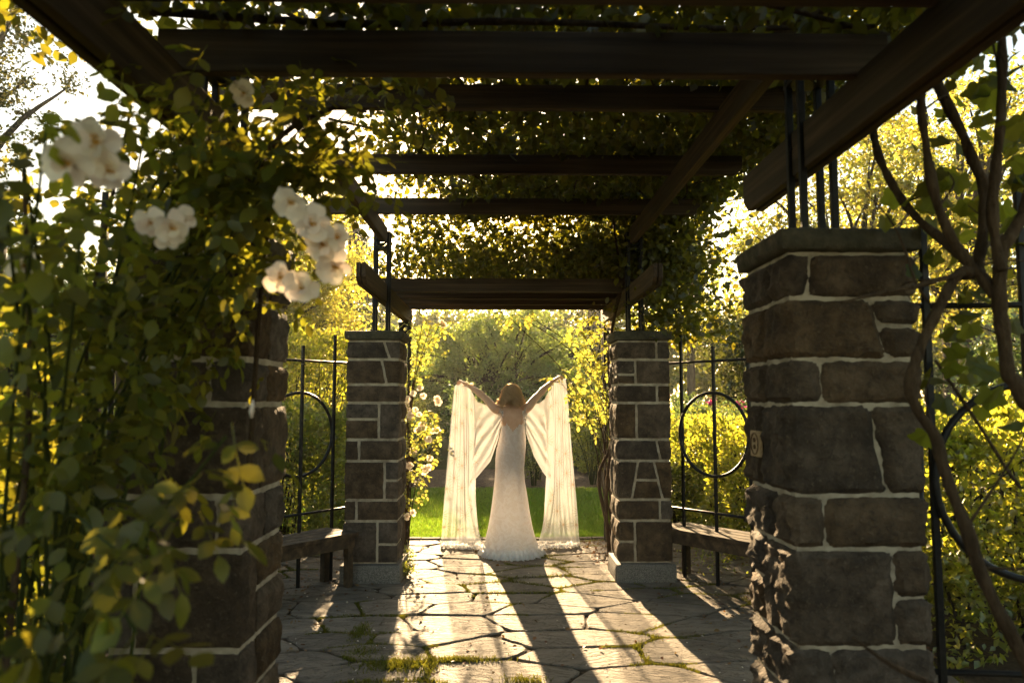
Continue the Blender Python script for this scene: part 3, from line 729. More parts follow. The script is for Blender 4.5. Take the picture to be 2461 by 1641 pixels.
tree('garden_tree', 'tall lime green tree in the gap beside the twisting vine stems', 'tree', (13.5, 22, 0), 7.0, 0.22,
     [((0, 0, 8.2), (4.4, 3.2, 4.6), 190, 60, 0.55, 0.45)], 'lime_leaf', 0.15, nl=46, seed=16)
tree('garden_tree', 'slender pale-trunked tree beyond the raised roof', 'tree', (6.2, 24, 0), 6.6, 0.14,
     [((0, 0, 7.2), (3.2, 2.4, 3.6), 130, 60, 0.5, 0.45)], 'lime_leaf', 0.14, nl=40, seed=17)
tree('garden_tree', 'dark bushy tree behind the grille by the sun-striped bench', 'tree', (4.6, 12.2, 0), 1.6, 0.1,
     [((0, 0, 2.35), (1.5, 1.3, 1.1), 130, 95, 0.26, 0.35)], 'dark_leaf', 0.085, 'dark_bark', nl=30, seed=18)
tree('garden_tree', 'blue-green bushy tree beyond the bright clipped hedge', 'tree', (10.2, 12.5, 0), 1.6, 0.12,
     [((0, 0, 2.2), (2.4, 1.6, 1.4), 170, 90, 0.3, 0.35)], 'cool_leaf', 0.085, 'dark_bark', nl=30, seed=19)
tree('oak_tree', 'oak with open dark twigs against the pale sky', 'tree', (-11.6, 15, 0), 6.0, 0.25,
     [((0.2, 0, 8.6), (2.2, 2.2, 2.8), 190, 80, 0.30, 0.3), ((.7, 0, 5.4), (1.5, 1.6, 1.5), 80, 80, 0.3, 0.3)], 'oak_leaf', 0.10, nl=24, seed=20)
tree('garden_tree', 'rounded green tree low behind the cream-flowered climbing rose', 'tree', (-7.4, 11.5, 0), 2.0, 0.12,
     [((0, 0, 2.5), (1.9, 1.6, 1.5), 170, 85, 0.28, 0.35)], 'lime_leaf', 0.085, nl=30, seed=21)
def conifer(base, h, r, label, seed, n=62, mat='conifer_leaf', per=110):
    rnd = np.random.default_rng(seed); root = thing('spruce_tree', label, 'tree', base, group='spruce trees')
    mb = MB(); mb.tube([(0, 0, -.1), (0, 0, h * .5), (0, 0, h)], [0.26, 0.15, 0.02], 8); P = []; D = []
    for i in range(n):
        f = (i + rnd.random()) / n; z = h * (0.06 + 0.93 * f); L = r * (1 - f) ** 0.8 * rnd.uniform(0.75, 1.12) + 0.15; a = rnd.uniform(0, 2 * math.pi)
        e = Vector((math.cos(a) * L, math.sin(a) * L, z - L * 0.28)); m = Vector((math.cos(a) * L * .5, math.sin(a) * L * .5, z + L * 0.04))
        path = smooth_path([(0, 0, z), m, e], 6); mb.tube(path, list(np.linspace(0.05, 0.008, len(path))), 5, False)
        k = int(per * (0.35 + L / r)); t = rnd.random(k) ** 0.7 * (len(path) - 1); ii = np.minimum(t.astype(int), len(path) - 2); pa = np.array([tuple(p) for p in path])
        pp = pa[ii] + (pa[ii + 1] - pa[ii]) * (t - ii)[:, None]; sdv = np.array([-math.sin(a), math.cos(a), 0]); lat = rnd.normal(size=k) * 0.16 * L * (t / len(path)) 
        pp = pp + sdv[None] * lat[:, None]; pp[:, 2] -= np.abs(rnd.normal(size=k)) * 0.12
        P.append(pp); D.append(np.stack([rnd.normal(size=k) * .35 + math.cos(a) * .4, rnd.normal(size=k) * .35 + math.sin(a) * .4, -rnd.uniform(.3, 1.2, k)], 1))
    mb.build('trunk', M['dark_bark'], root, True); P = np.concatenate(P); D = np.concatenate(D)
    o = obj('crown', leaf_mesh('crown', P, rnd.uniform(.25, .5, len(P)), TN, 0.5, 0, D), M[mat], root); o['kind'] = 'stuff'
conifer((-11.0, 26, 0), 15.5, 3.4, 'tall dark drooping spruce behind the rose-covered side', 31, 90, per=150)
conifer((-6.8, 33, 0), 12.5, 3.0, 'slim dark spruce seen beyond the raised roof', 32, 70)
conifer((-8.2, 9.5, 0), 3.0, 1.3, 'small dark spruce low beyond the rose grille', 33, 60, per=90)
conifer((4.6, 38, 0), 8.2, 3.2, 'grey-green spruce far behind the evergreen dome', 34, 60)

# far wood that reads as one mass
def far_wood():
    rnd = np.random.default_rng(40); cs = []
    for i in range(190):
        x = rnd.uniform(-62, 62); y = rnd.uniform(46, 60); top = rnd.uniform(6.5, 12.5)
        if -9 < x < 5: top = rnd.uniform(7.6, 8.8)
        nc = 26; v = rnd.normal(size=(nc, 3)); v /= np.linalg.norm(v, axis=1)[:, None]
        c = np.array([x, y, top * 0.52]) + v * np.array([2.6, 2.2, top * 0.45]) * (0.55 + 0.45 * rnd.random(nc))[:, None]
        cs.append(np.repeat(c, 26, axis=0))
    C = np.concatenate(cs); C = C + rnd.normal(size=C.shape) * 0.55
    o = obj('wood', leaf_mesh('wood', C, rnd.uniform(.35, .65, len(C)), T4, 0.3), M['mid_leaf'])
    tag(o, 'distant green wood closing off the garden', 'wood', kind='stuff')
far_wood()

# clipped hedges and shrubs
def hedge(label, x0, x1, y0, y1, h, mat, n, leaf, seed, group=None, name='hedge'):
    rnd = np.random.default_rng(seed); root = thing(name, label, 'hedge', ((x0 + x1) / 2, (y0 + y1) / 2, 0), group=group)
    lx, ly = x1 - x0, y1 - y0
    P = rnd.random((n, 3)); P = (P - [0.5, 0.5, 0]) * [lx, ly, h]
    # push towards the skin
    sk = rnd.random(n); side = rnd.integers(0, 5, n); q = P.copy(); t = np.abs(rnd.normal(size=n)) * 0.09
    q[:, 0] = np.where(side == 0, -lx / 2 + t, np.where(side == 1, lx / 2 - t, q[:, 0])); q[:, 1] = np.where(side == 2, -ly / 2 + t, np.where(side == 3, ly / 2 - t, q[:, 1])); q[:, 2] = np.where(side == 4, h - t, q[:, 2])
    P = np.where((sk < 0.8)[:, None], q, P)
    bump_ = np.array([mnoise.noise(Vector((p[0] * 2.2 + seed, p[1] * 2.2, p[2] * 2.2))) for p in P])
    rr = np.stack([P[:, 0] / (lx / 2), P[:, 1] / (ly / 2), (P[:, 2] - h / 2) / (h / 2)], 1)
    P = P + rr * (bump_ * 0.30)[:, None]; P[:, 2] = np.maximum(P[:, 2], 0.03)
    D = rr * 0.6 + rnd.normal(size=(n, 3)) * 0.7; D[:, 2] += 0.25
    o = obj('foliage', leaf_mesh('foliage', P, leaf * rnd.uniform(.6, 1.25, n), T4, 0.1, 0.2, D), M[mat], root); o['kind'] = 'stuff'
    mb = MB()
    for i in range(int(lx * ly * 3) + 4):
        x, y = rnd.uniform(-.42, .42) * lx, rnd.uniform(-.42, .42) * ly
        for k in range(3): mb.tube([(x, y, -.05), (x + rnd.normal() * .1, y + rnd.normal() * .1, h * .45), (x + rnd.normal() * .22, y + rnd.normal() * .22, h * .85)], [0.014, 0.010, 0.004], 5, False)
    mb.build('stems', M['dark_bark'], root)
    return root
hedge('bright yellow-green clipped hedge beyond the grille with vine stems', 2.75, 4.6, 4.5, 6.9, 1.42, 'lime_leaf', 26000, 0.062, 51)
hedge('sunlit glossy hedge behind the sun-striped bench', 2.25, 4.2, 7.4, 10.2, 1.28, 'lime_leaf', 30000, 0.055, 52)
hedge('low leafy shrub added to keep sun off the floor by the sun-striped bench', 1.55, 2.35, 8.75, 9.8, 0.88, 'mid_leaf', 9000, 0.05, 153, name='shade_shrub')  # added to block low sun from the floor while the seat stays lit
hedge('low grey-green flowering hedge beyond the sunlit glossy one', 2.9, 6.4, 10.7, 12.6, 1.5, 'cool_leaf', 20000, 0.05, 53)
hedge('sunlit loose hedge behind the bench by the white rose pillar', -4.2, -1.78, 7.6, 9.6, 1.45, 'mid_leaf', 30000, 0.055, 54)
hedge('yellow-lit hedge seen through the rose-covered grille', -4.9, -2.7, 4.4, 6.6, 1.45, 'lime_leaf', 24000, 0.065, 55)
hedge('taller golden shrub mass between the loose hedge and the golden tree', -4.4, -1.95, 10.4, 12.4, 2.5, 'lime_leaf', 26000, 0.065, 56, name='shrub_mass')
hedge('dark shrub strip under the evergreen dome', -7.5, -1.7, 18.2, 20.2, 1.5, 'under_leaf', 24000, 0.08, 57, name='shrub_mass')
hedge('sunlit green shrub strip past the lawn beside the climber', 1.9, 6.5, 16.2, 18.8, 1.35, 'lime_leaf', 24000, 0.08, 58, name='shrub_mass')
for i, (x, y, z) in enumerate(((3.1, 10.9, 1.55), (3.5, 10.8, 1.5), (4.6, 10.9, 1.56), (5.4, 10.8, 1.5))):
    fl = obj('hedge_flower', leaf_mesh('hedge_flower', np.array([[x, y, z]]) + RNG.normal(size=(24, 3)) * 0.025, np.full(24, 0.055), T6), M['pink'])
    tag(fl, 'small purple-pink flower head on the low grey-green flowering hedge', 'flower', 'purple flower heads on the hedge')
# unseen hedges added beside and behind the viewer to cut the sky light
hedge('unseen hedge added to darken the rose side of the mulch path', -3.4, -1.75, -3.0, 1.2, 1.5, 'dark_leaf', 9000, 0.09, 151, name='shrub_mass')
hedge('unseen hedge added to darken the vine side of the mulch path', 1.95, 3.6, -3.0, 1.2, 1.5, 'dark_leaf', 9000, 0.09, 152, name='shrub_mass')
# rose bushes standing in the mulch
def rose_bush(x, y, h, label, mat, seed, n=900, leaf=0.06, w=0.34):
    rnd = np.random.default_rng(seed); root = thing('rose_bush', label, 'bush', (x, y, -0.02), group='rose bushes in the mulch bed'); mb = MB(); P = []
    for i in range(9):
        a = rnd.uniform(0, 2 * math.pi); e = Vector((math.cos(a) * w * rnd.uniform(.4, 1.2), math.sin(a) * w * rnd.uniform(.4, 1.2), h * rnd.uniform(.7, 1.0)))
        path = smooth_path([(math.cos(a) * .04, math.sin(a) * .04, 0), (e.x * .35, e.y * .35, e.z * .5), tuple(e)], 5); mb.tube(path, list(np.linspace(.012, .004, len(path))), 5, False)
        pa = np.array([tuple(p) for p in path]); k = n // 9; t = rnd.uniform(.35, 1, k) * (len(path) - 1.001); ii = t.astype(int)
        P.append(pa[ii] + (pa[ii + 1] - pa[ii]) * (t - ii)[:, None] + rnd.normal(size=(k, 3)) * [.09, .09, .07])
    mb.build('canes', M['green_stem'], root); P = np.concatenate(P)
    o = obj('foliage', leaf_mesh('foliage', P, leaf * rnd.uniform(.6, 1.2, len(P)), T4, .2, .3), M[mat], root); o['kind'] = 'stuff'
rose_bush(-0.55, 14.6, 2.05, 'tall cool-green rose bush behind the woman with the highest shoots', 'cool_leaf', 61, 1600, .07, .5)
rose_bush(0.75, 14.9, 1.9, 'cool-green rose bush behind the woman beside the tallest one', 'cool_leaf', 62, 1500, .07, .5)
rose_bush(1.75, 14.2, 1.75, 'broad rose bush in the mulch by the yellow-leaved climber', 'mid_leaf', 63, 1800, .07, .6)
rose_bush(-1.75, 14.8, 1.4, 'rose bush in the mulch beyond the white climbing rose', 'cool_leaf', 64, 1400, .065, .45)
rose_bush(2.9, 15.2, 1.6, 'rose bush in the mulch at the end of the sunlit shrub strip', 'lime_leaf', 65, 1500, .07, .5)
rose_bush(0.62, 14.0, 0.75, 'small sparse rose bush in the mulch by the gown', 'mid_leaf', 66, 300, .06, .25)
rose_bush(-2.7, 14.3, 1.3, 'low rose bush in the mulch behind the white flowers', 'mid_leaf', 67, 1200, .065, .5)

# ------------------------------------------------------------------ compound rose leaves, blossoms
def leaflet(L, W, rnd):
    rows = [(0, 0), (.22, .68), (.5, 1.0), (.78, .66), (1.0, 0)]; V = []; F = []
    curl = rnd.uniform(-.10, .18)
    for t, w in rows:
        z = -curl * L * t * t
        if w == 0: V.append((t * L, 0, z))
        else: V += [(t * L, w * W, z + .10 * W + rnd.uniform(-.03, .03) * W), (t * L, 0, z), (t * L, -w * W, z + .10 * W + rnd.uniform(-.03, .03) * W)]
    F = [(0, 2, 1), (0, 3, 2), (1, 2, 5, 4), (2, 3, 6, 5), (4, 5, 8, 7), (5, 6, 9, 8), (7, 8, 10), (8, 9, 10)]
    return V, F
def compound_leaf(seed, simple=False):
    rnd = random.Random(seed); mb = MB()
    spec = [(0.105, 0.0, 1.0), (0.075, 52, .9), (0.075, -52, .9), (0.040, 58, .74), (0.040, -58, .74)]
    for s, a, k in spec:
        V, F = leaflet(0.050 * k * rnd.uniform(.9, 1.12), 0.0165 * k * rnd.uniform(.9, 1.15), rnd)
        R = Matrix.Rotation(math.radians(a + rnd.uniform(-9, 9)), 4, 'Z') @ Matrix.Rotation(math.radians(rnd.uniform(-28, 28)), 4, 'X') @ Matrix.Rotation(math.radians(rnd.uniform(-5, 30)), 4, 'Y')
        mb.add([(R @ Vector(v)) + Vector((s, 0, -0.25 * s * s * 8)) for v in V], F)
    mb.add([(0, -.0012, 0), (0, .0012, 0), (.055, .0012, -.006), (.055, -.0012, -.006), (.11, .0008, -.025), (.11, -.0008, -.025)], [(0, 1, 2, 3), (3, 2, 4, 5)])
    return py_mesh('rose_leaf', mb.V, mb.F)
LEAFS = {}
def leaf_data(matname):
    if matname not in LEAFS:
        ms = [compound_leaf(100 + i) for i in range(6)]
        for m in ms: m.materials.append(M[matname]); m.polygons.foreach_set('use_smooth', [True] * len(m.polygons))
        LEAFS[matname] = ms
    return LEAFS[matname]
def rand_rot(rnd, face=None):
    """a leaf axis pointing out and down, its upper side roughly to the sky"""
    a = -math.pi / 2 + rnd.gauss(0, 1.15); tilt = rnd.uniform(-0.1, 1.2)
    return Euler((rnd.uniform(-.7, .7), tilt, a), 'XYZ')
def add_leaf(parent, p, rnd, mat, scale=1.0, rot=None):
    me = rnd.choice(leaf_data(mat)); o = bpy.data.objects.new('leaf', me); link(o, parent)
    o.location = Vector(p) - Vector(parent.location); o.rotation_euler = rot or rand_rot(rnd); o.scale = (scale,) * 3
    return o
def leaf_stuff(parent, pts, rnd, mat, scale=1.0):
    V = []; F = []; base = leaf_data(mat)
    for p in pts:
        me = rnd.choice(base); Mx = Matrix.Translation(Vector(p) - Vector(parent.location)) @ rand_rot(rnd).to_matrix().to_4x4() @ Matrix.Scale(scale * rnd.uniform(.8, 1.15), 4); b = len(V)
        V += [Mx @ v.co for v in me.vertices]; F += [tuple(b + i for i in q.vertices) for q in me.polygons]
    o = obj('foliage', py_mesh('foliage', V, F), M[mat], parent, True); o['kind'] = 'stuff'; return o
# petals: broad cupped
def petal_mesh(seed):
    rnd = random.Random(seed); V = []; F = []; nu, nv = 5, 5
    for j in range(nv + 1):
        t = j / nv
        for i in range(nu + 1):
            u = i / nu * 2 - 1; w = 0.47 * (math.sin(math.pi * (0.05 + 0.70 * t)) ** 0.9) ; r = t * (1 - 0.10 * u * u * (t > .7)) + (0.04 * (1 - abs(u)) * -1 if j == nv else 0)
            V.append((r, u * w, 0.22 * t * t + 0.16 * u * u * t - 0.45 * max(0, t - .66) + rnd.uniform(-.015, .015)))
    for j in range(nv):
        for i in range(nu): a = j * (nu + 1) + i; F.append((a, a + 1, a + nu + 2, a + nu + 1))
    m = py_mesh('petal', V, F); m.materials.append(M['petal']); m.polygons.foreach_set('use_smooth', [True] * len(m.polygons)); return m
PETALS = [petal_mesh(i) for i in range(4)]
def stamen_mesh():
    mb = MB(); rnd = random.Random(5)
    for i in range(22):
        a = rnd.uniform(0, 2 * math.pi); r = rnd.uniform(.04, .26); p = Vector((r * math.cos(a), r * math.sin(a), .12 + rnd.uniform(0, .08)))
        mb.tube([(p.x * .4, p.y * .4, .0), p], [.008, .008], 4, False); mb.box(p, (.05, .05, .04))
    mb.tube([(0, 0, -.05), (0, 0, .07)], [.12, .08], 7)
    m = mb.mesh('flower'); m.materials.append(M['stamen']); return m
STAMEN = stamen_mesh()
def add_flower(parent, p, diam, rnd, facing, layers=2, petals=None):
    f = bpy.data.objects.new('flower', STAMEN); link(f, parent); s = diam / 2
    f.location = Vector(p) - Vector(parent.location); f.scale = (s,) * 3
    d = Vector(facing).normalized() + Vector((rnd.uniform(-.35, .35), rnd.uniform(-.2, .2), rnd.uniform(-.3, .3)))
    f.rotation_euler = d.to_track_quat('Z', 'Y').to_euler()
    n = petals or 5
    for L in range(layers):
        for k in range(n if L == 0 else 3):
            q = bpy.data.objects.new('petal', rnd.choice(PETALS)); link(q, f)
            q.rotation_euler = Euler((rnd.uniform(-.4, .4), -0.02 - 0.55 * L + rnd.uniform(-.42, .34), 2 * math.pi * (k + 0.5 * L) / (n if L == 0 else 3) + rnd.uniform(-.15, .15)), 'XYZ'); sc_ = (1.0 - .32 * L) * rnd.uniform(.9, 1.08); q.scale = (sc_, sc_, sc_)
    return f
def canes(parent, paths, r, mat='green_stem', name='cane'):
    for pts in paths:
        P = smooth_path([Vector(p) - Vector(parent.location) for p in pts], 5)
        MB().tube(P, list(np.linspace(r, r * .45, len(P))), 6).build(name, M[mat], parent, True)

ROSE_CLUMPS = [ (-0.93, 1.90, 2.26, 0.12, 12), (-0.83, 1.95, 2.24, 0.10, 12), (-0.81, 2.00, 2.39, 0.09, 8), (-0.66, 2.00, 2.21, 0.09, 12), (-0.55, 2.10, 2.37, 0.09, 9), (-0.47, 2.20, 2.43, 0.08, 8), (-0.63, 2.10, 2.29, 0.07, 8), (-0.58, 2.10, 2.18, 0.07, 6), (-0.50, 2.20, 2.33, 0.06, 5), (-0.78, 1.25, 2.03, 0.04, 3), (-0.88, 1.35, 1.98, 0.05, 4), (-0.94, 1.40, 1.90, 0.05, 5), (-0.80, 1.40, 1.85, 0.03, 3), (-0.89, 2.15, 2.01, 0.16, 20), (-0.79, 2.20, 1.97, 0.08, 8), (-0.99, 1.60, 1.93, 0.10, 10), (-1.02, 1.60, 1.76, 0.10, 10), (-0.95, 1.80, 1.81, 0.11, 9), (-0.97, 2.25, 1.86, 0.13, 14), (-0.95, 1.90, 1.63, 0.13, 12), (-0.99, 1.70, 1.57, 0.11, 10), (-1.07, 1.70, 1.47, 0.10, 8), (-0.93, 1.80, 1.47, 0.11, 7), (-0.96, 2.10, 1.63, 0.09, 7), (-0.93, 1.70, 1.38, 0.10, 9), (-0.99, 2.10, 1.90, 0.11, 10), (-0.82, 2.10, 2.18, 0.10, 10), (-0.59, 1.45, 1.40, 0.04, 5), (-0.60, 1.40, 1.33, 0.05, 6), (-0.61, 1.20, 1.32, 0.06, 6), (-0.62, 1.15, 1.24, 0.07, 6), (-0.57, 1.20, 1.19, 0.04, 3), (-0.66, 1.15, 1.17, 0.04, 3), (-0.55, 1.50, 1.48, 0.04, 4), (-1.12, 1.80, 1.16, 0.10, 7), (-1.13, 1.80, 0.98, 0.08, 5) ]
ROSE_BLOOMS = [ (-0.694, 1.25, 1.995, 0.090), (-0.722, 1.22, 1.947, 0.078), (-0.682, 1.27, 1.950, 0.070), (-0.717, 1.50, 1.914, 0.060), (-0.663, 1.48, 1.898, 0.066), (-0.661, 1.52, 1.925, 0.060), (-0.680, 1.50, 1.880, 0.050), (-0.461, 1.60, 1.985, 0.075), (-0.409, 1.58, 1.932, 0.085), (-0.388, 1.60, 1.893, 0.080), (-0.365, 1.62, 1.847, 0.080), (-0.478, 1.60, 1.818, 0.070), (-0.428, 1.58, 1.792, 0.075), (-0.371, 1.66, 1.921, 0.060), (-1.071, 2.00, 1.628, 0.060), (-1.162, 1.80, 1.880, 0.080), (-1.144, 1.85, 1.856, 0.060), (-0.677, 1.90, 2.358, 0.070) ]
VINE_STEMS = [
    ([ (1.381, 2.660, 2.627), (1.349, 2.596, 2.545), (1.331, 2.533, 2.428), (1.328, 2.469, 2.324), (1.347, 2.405, 2.210), (1.370, 2.341, 2.123), (1.398, 2.277, 2.053), (1.403, 2.214, 1.993), (1.392, 2.150, 1.949) ], 0.015),
    ([ (1.303, 2.200, 2.563), (1.290, 2.188, 2.436), (1.291, 2.175, 2.332), (1.295, 2.163, 2.222), (1.305, 2.150, 2.128), (1.332, 2.138, 2.035), (1.371, 2.125, 1.957), (1.398, 2.113, 1.910), (1.424, 2.100, 1.853) ], 0.015),
    ([ (1.396, 2.300, 2.610), (1.440, 2.280, 2.474), (1.464, 2.260, 2.384), (1.480, 2.240, 2.288), (1.494, 2.220, 2.214), (1.476, 2.200, 2.129), (1.451, 2.180, 2.026), (1.424, 2.160, 1.951), (1.428, 2.140, 1.903), (1.445, 2.120, 1.887) ], 0.018),
    ([ (1.568, 2.100, 2.204), (1.524, 2.096, 2.102), (1.484, 2.092, 2.038), (1.448, 2.088, 1.987), (1.435, 2.085, 1.912), (1.427, 2.081, 1.819), (1.432, 2.077, 1.728), (1.436, 2.073, 1.626), (1.451, 2.069, 1.608), (1.477, 2.065, 1.549), (1.516, 2.062, 1.490), (1.539, 2.058, 1.334), (1.534, 2.054, 1.106), (1.514, 2.050, 0.718) ], 0.021),
    ([ (0.932, 2.000, 1.820), (1.042, 2.030, 1.848), (1.179, 2.060, 1.877), (1.297, 2.090, 1.909), (1.372, 2.120, 1.927) ], 0.010),
    ([ (1.372, 2.120, 1.927), (1.336, 2.113, 1.923), (1.291, 2.105, 1.865), (1.246, 2.098, 1.790), (1.201, 2.090, 1.710), (1.173, 2.083, 1.643), (1.157, 2.075, 1.578), (1.177, 2.067, 1.513), (1.211, 2.060, 1.455), (1.221, 2.053, 1.392), (1.242, 2.045, 1.301), (1.273, 2.038, 1.206), (1.297, 2.030, 1.101), (1.333, 2.022, 1.003), (1.369, 2.015, 0.923), (1.391, 2.007, 0.860), (1.417, 2.000, 0.771) ], 0.018),
    ([ (1.526, 2.150, 2.662), (1.508, 2.135, 2.502), (1.484, 2.120, 2.365), (1.454, 2.105, 2.231), (1.427, 2.090, 2.100), (1.423, 2.075, 1.984), (1.425, 2.060, 1.920) ], 0.015),
    ([ (0.886, 1.900, 0.960), (0.927, 1.900, 0.929), (0.989, 1.900, 0.888), (1.072, 1.900, 0.848), (1.145, 1.900, 0.811) ], 0.009),
    ([ (1.482, 2.500, 1.691), (1.540, 2.475, 1.576), (1.590, 2.450, 1.472), (1.656, 2.425, 1.333), (1.684, 2.400, 1.271) ], 0.006),
]
VINE_LEAVES = [ (1.479, 2.200, 2.382), (1.833, 2.570, 2.460), (1.532, 2.440, 2.338), (1.433, 2.310, 2.240), (1.732, 2.680, 2.287), (1.357, 2.550, 2.196), (1.393, 2.420, 2.419), (1.372, 2.290, 2.200), (1.699, 2.660, 2.209), (1.742, 2.530, 2.709), (1.747, 2.400, 2.510), (1.635, 2.270, 2.402), (1.694, 2.640, 2.677), (1.546, 2.510, 2.368), (1.362, 2.380, 2.232), (1.592, 2.250, 2.122), (1.567, 2.620, 2.082), (1.414, 2.490, 2.011), (1.486, 2.360, 1.834), (1.435, 2.230, 1.786), (1.707, 2.600, 1.734), (1.521, 2.470, 1.732), (1.480, 2.340, 1.682), (1.435, 2.210, 1.655), (1.529, 2.580, 2.089), (1.771, 2.450, 2.313), (1.666, 2.320, 2.329), (1.880, 2.690, 2.841), (1.624, 2.560, 2.738), (1.635, 2.430, 2.633), (1.460, 2.300, 1.634), (1.736, 2.670, 1.678), (1.688, 2.540, 1.679), (1.625, 2.410, 1.589), (1.396, 2.280, 1.659), (1.743, 2.650, 1.624), (1.804, 2.520, 2.315), (1.743, 2.390, 2.455), (1.595, 2.260, 2.577), (1.886, 2.630, 2.122), (1.691, 2.500, 2.765), (1.741, 2.370, 2.672), (1.329, 2.240, 2.229) ]
FAR_BLOOMS = [ (-0.94, 8.00, 1.58), (-0.83, 8.08, 1.63), (-1.03, 8.16, 1.46), (-0.92, 8.24, 1.44), (-0.77, 8.00, 1.19), (-0.97, 8.08, 1.39), (-0.86, 8.16, 1.30), (-1.06, 8.24, 1.37), (-0.81, 8.00, 0.91), (-0.77, 8.08, 0.81), (-0.90, 8.16, 0.99), (-1.05, 8.24, 0.30), (-0.97, 8.00, 0.36), (-0.63, 8.08, 2.41), (-1.07, 8.16, 1.54), (-0.72, 8.24, 1.25), (-0.89, 8.00, 1.23), (-0.71, 8.08, 1.56), (-0.96, 8.16, 0.87) ]
FAR_L = [ (-0.91, 8.15, 2.18, 0.19), (-0.79, 8.15, 2.33, 0.17), (-1.01, 8.15, 1.99, 0.19), (-0.96, 8.15, 1.80, 0.17), (-1.02, 8.15, 1.37, 0.21), (-0.85, 8.15, 1.18, 0.19), (-0.76, 8.15, 1.37, 0.17), (-0.90, 8.15, 0.71, 0.21), (-1.00, 8.15, 0.99, 0.19), (-1.06, 8.15, 0.48, 0.14), (-0.69, 8.15, 1.13, 0.12), (-0.67, 8.15, 2.40, 0.10), (-0.87, 8.15, 2.40, 0.12), (-1.04, 8.15, 0.71, 0.17) ]
FAR_R = [ (0.96, 8.10, 2.42, 0.17), (0.91, 8.10, 2.28, 0.14), (1.15, 8.10, 2.42, 0.14), (1.00, 8.10, 2.13, 0.17), (1.10, 8.10, 1.99, 0.19), (0.95, 8.10, 1.89, 0.12), (1.20, 8.10, 2.23, 0.14), (1.14, 8.10, 1.75, 0.17), (0.86, 8.10, 1.70, 0.13), (0.71, 8.10, 1.77, 0.10), (0.60, 8.10, 1.84, 0.09), (1.05, 8.10, 1.65, 0.14), (0.93, 8.10, 1.42, 0.12), (1.19, 8.10, 1.46, 0.12), (1.09, 8.10, 1.37, 0.14), (0.20, 8.40, 2.54, 0.10), (0.05, 8.40, 2.56, 0.09), (0.32, 8.40, 2.53, 0.07), (0.83, 8.10, 1.54, 0.10) ]


# ------------------------------------------------------------------ climbing rose over the near pillar
def near_rose():
    rnd = random.Random(77); root = thing('climbing_rose', 'climbing rose with large cream blossoms swallowing a stone pillar', 'climbing rose', (-1.25, 1.95, 0))
    cl = ROSE_CLUMPS; total = sum(c[4] for c in cl)
    for (x, y, z, r, n) in cl:
        for _ in range(n if total <= 300 else int(n * 300 / total)):
            p = (x + rnd.gauss(0, r * .75), y + rnd.gauss(0, r * .8), z + rnd.gauss(0, r * .75))
            add_leaf(root, p, rnd, 'rose_leaf', rnd.uniform(.9, 1.3))
    extra = []
    for (x, y, z, r, n) in cl:
        if y < 1.55: continue
        for _ in range(int(n * (2.6 if z > 1.6 else .7))): extra.append((x + rnd.gauss(0, r) - .05, y + abs(rnd.gauss(0.15, .18)), z + rnd.gauss(0, r)))
    for _ in range(380):
        zz = rnd.uniform(.3, 2.3); extra.append((rnd.uniform(-1.75, -1.22 if zz < 1.5 else -.98), rnd.uniform(2.2, 2.58), zz))
    for _ in range(200): extra.append((rnd.uniform(-1.4, -.9), rnd.uniform(2.3, 3.2), rnd.uniform(2.2, 2.5)))
    for _ in range(260): extra.append((rnd.uniform(-1.6, -1.12), rnd.uniform(1.5, 2.4), rnd.uniform(.2, 2.0)))
    leaf_stuff(root, extra, rnd, 'rose_leaf')
    for (x, y, z, s) in ROSE_BLOOMS: add_flower(root, (x, y, z), s * 1.1, rnd, (-x * .3, -1, -.15), 2)
    P = []
    for i, (x, y, z, r, n) in enumerate(cl):
        b = (-1.22 + rnd.uniform(-.1, .1), 2.05 + rnd.uniform(-.2, .2), 0.0 if i % 3 == 0 else rnd.uniform(.5, 1.2))
        m = ((b[0] + x) / 2 - .10, (b[1] + y) / 2 + .12, b[2] + (z - b[2]) * .62 + .1); P.append([b, m, (x, y, z)])
    canes(root, P, 0.0065)
    canes(root, [[(-1.10, 1.72, -.03), (-1.12, 1.74, .8), (-1.08, 1.72, 1.5), (-1.11, 1.70, 2.1)], [(-1.25, 2.3, -.03), (-1.22, 2.35, 1.0), (-1.28, 2.3, 1.7), (-1.2, 2.35, 2.5)], [(-.80, 2.38, 1.2), (-.78, 2.4, 1.9), (-.70, 2.3, 2.45)],
                 [(-.75, 2.1, 2.15), (-.62, 2.05, 2.3), (-.5, 2.15, 2.42), (-.42, 2.25, 2.45)]], 0.011, 'vine_bark')
    # buds
    for (x, y, z) in ((-.50, 1.5, 1.53),):
        MB().tube([(x + 1.25, y - 1.95, z - .012), (x + 1.25, y - 1.95, z), (x + 1.252, y - 1.95, z + .014), (x + 1.252, y - 1.95, z + .024)], [.002, .005, .004, .001], 7).build('bud', M['petal'], root, True)
near_rose()

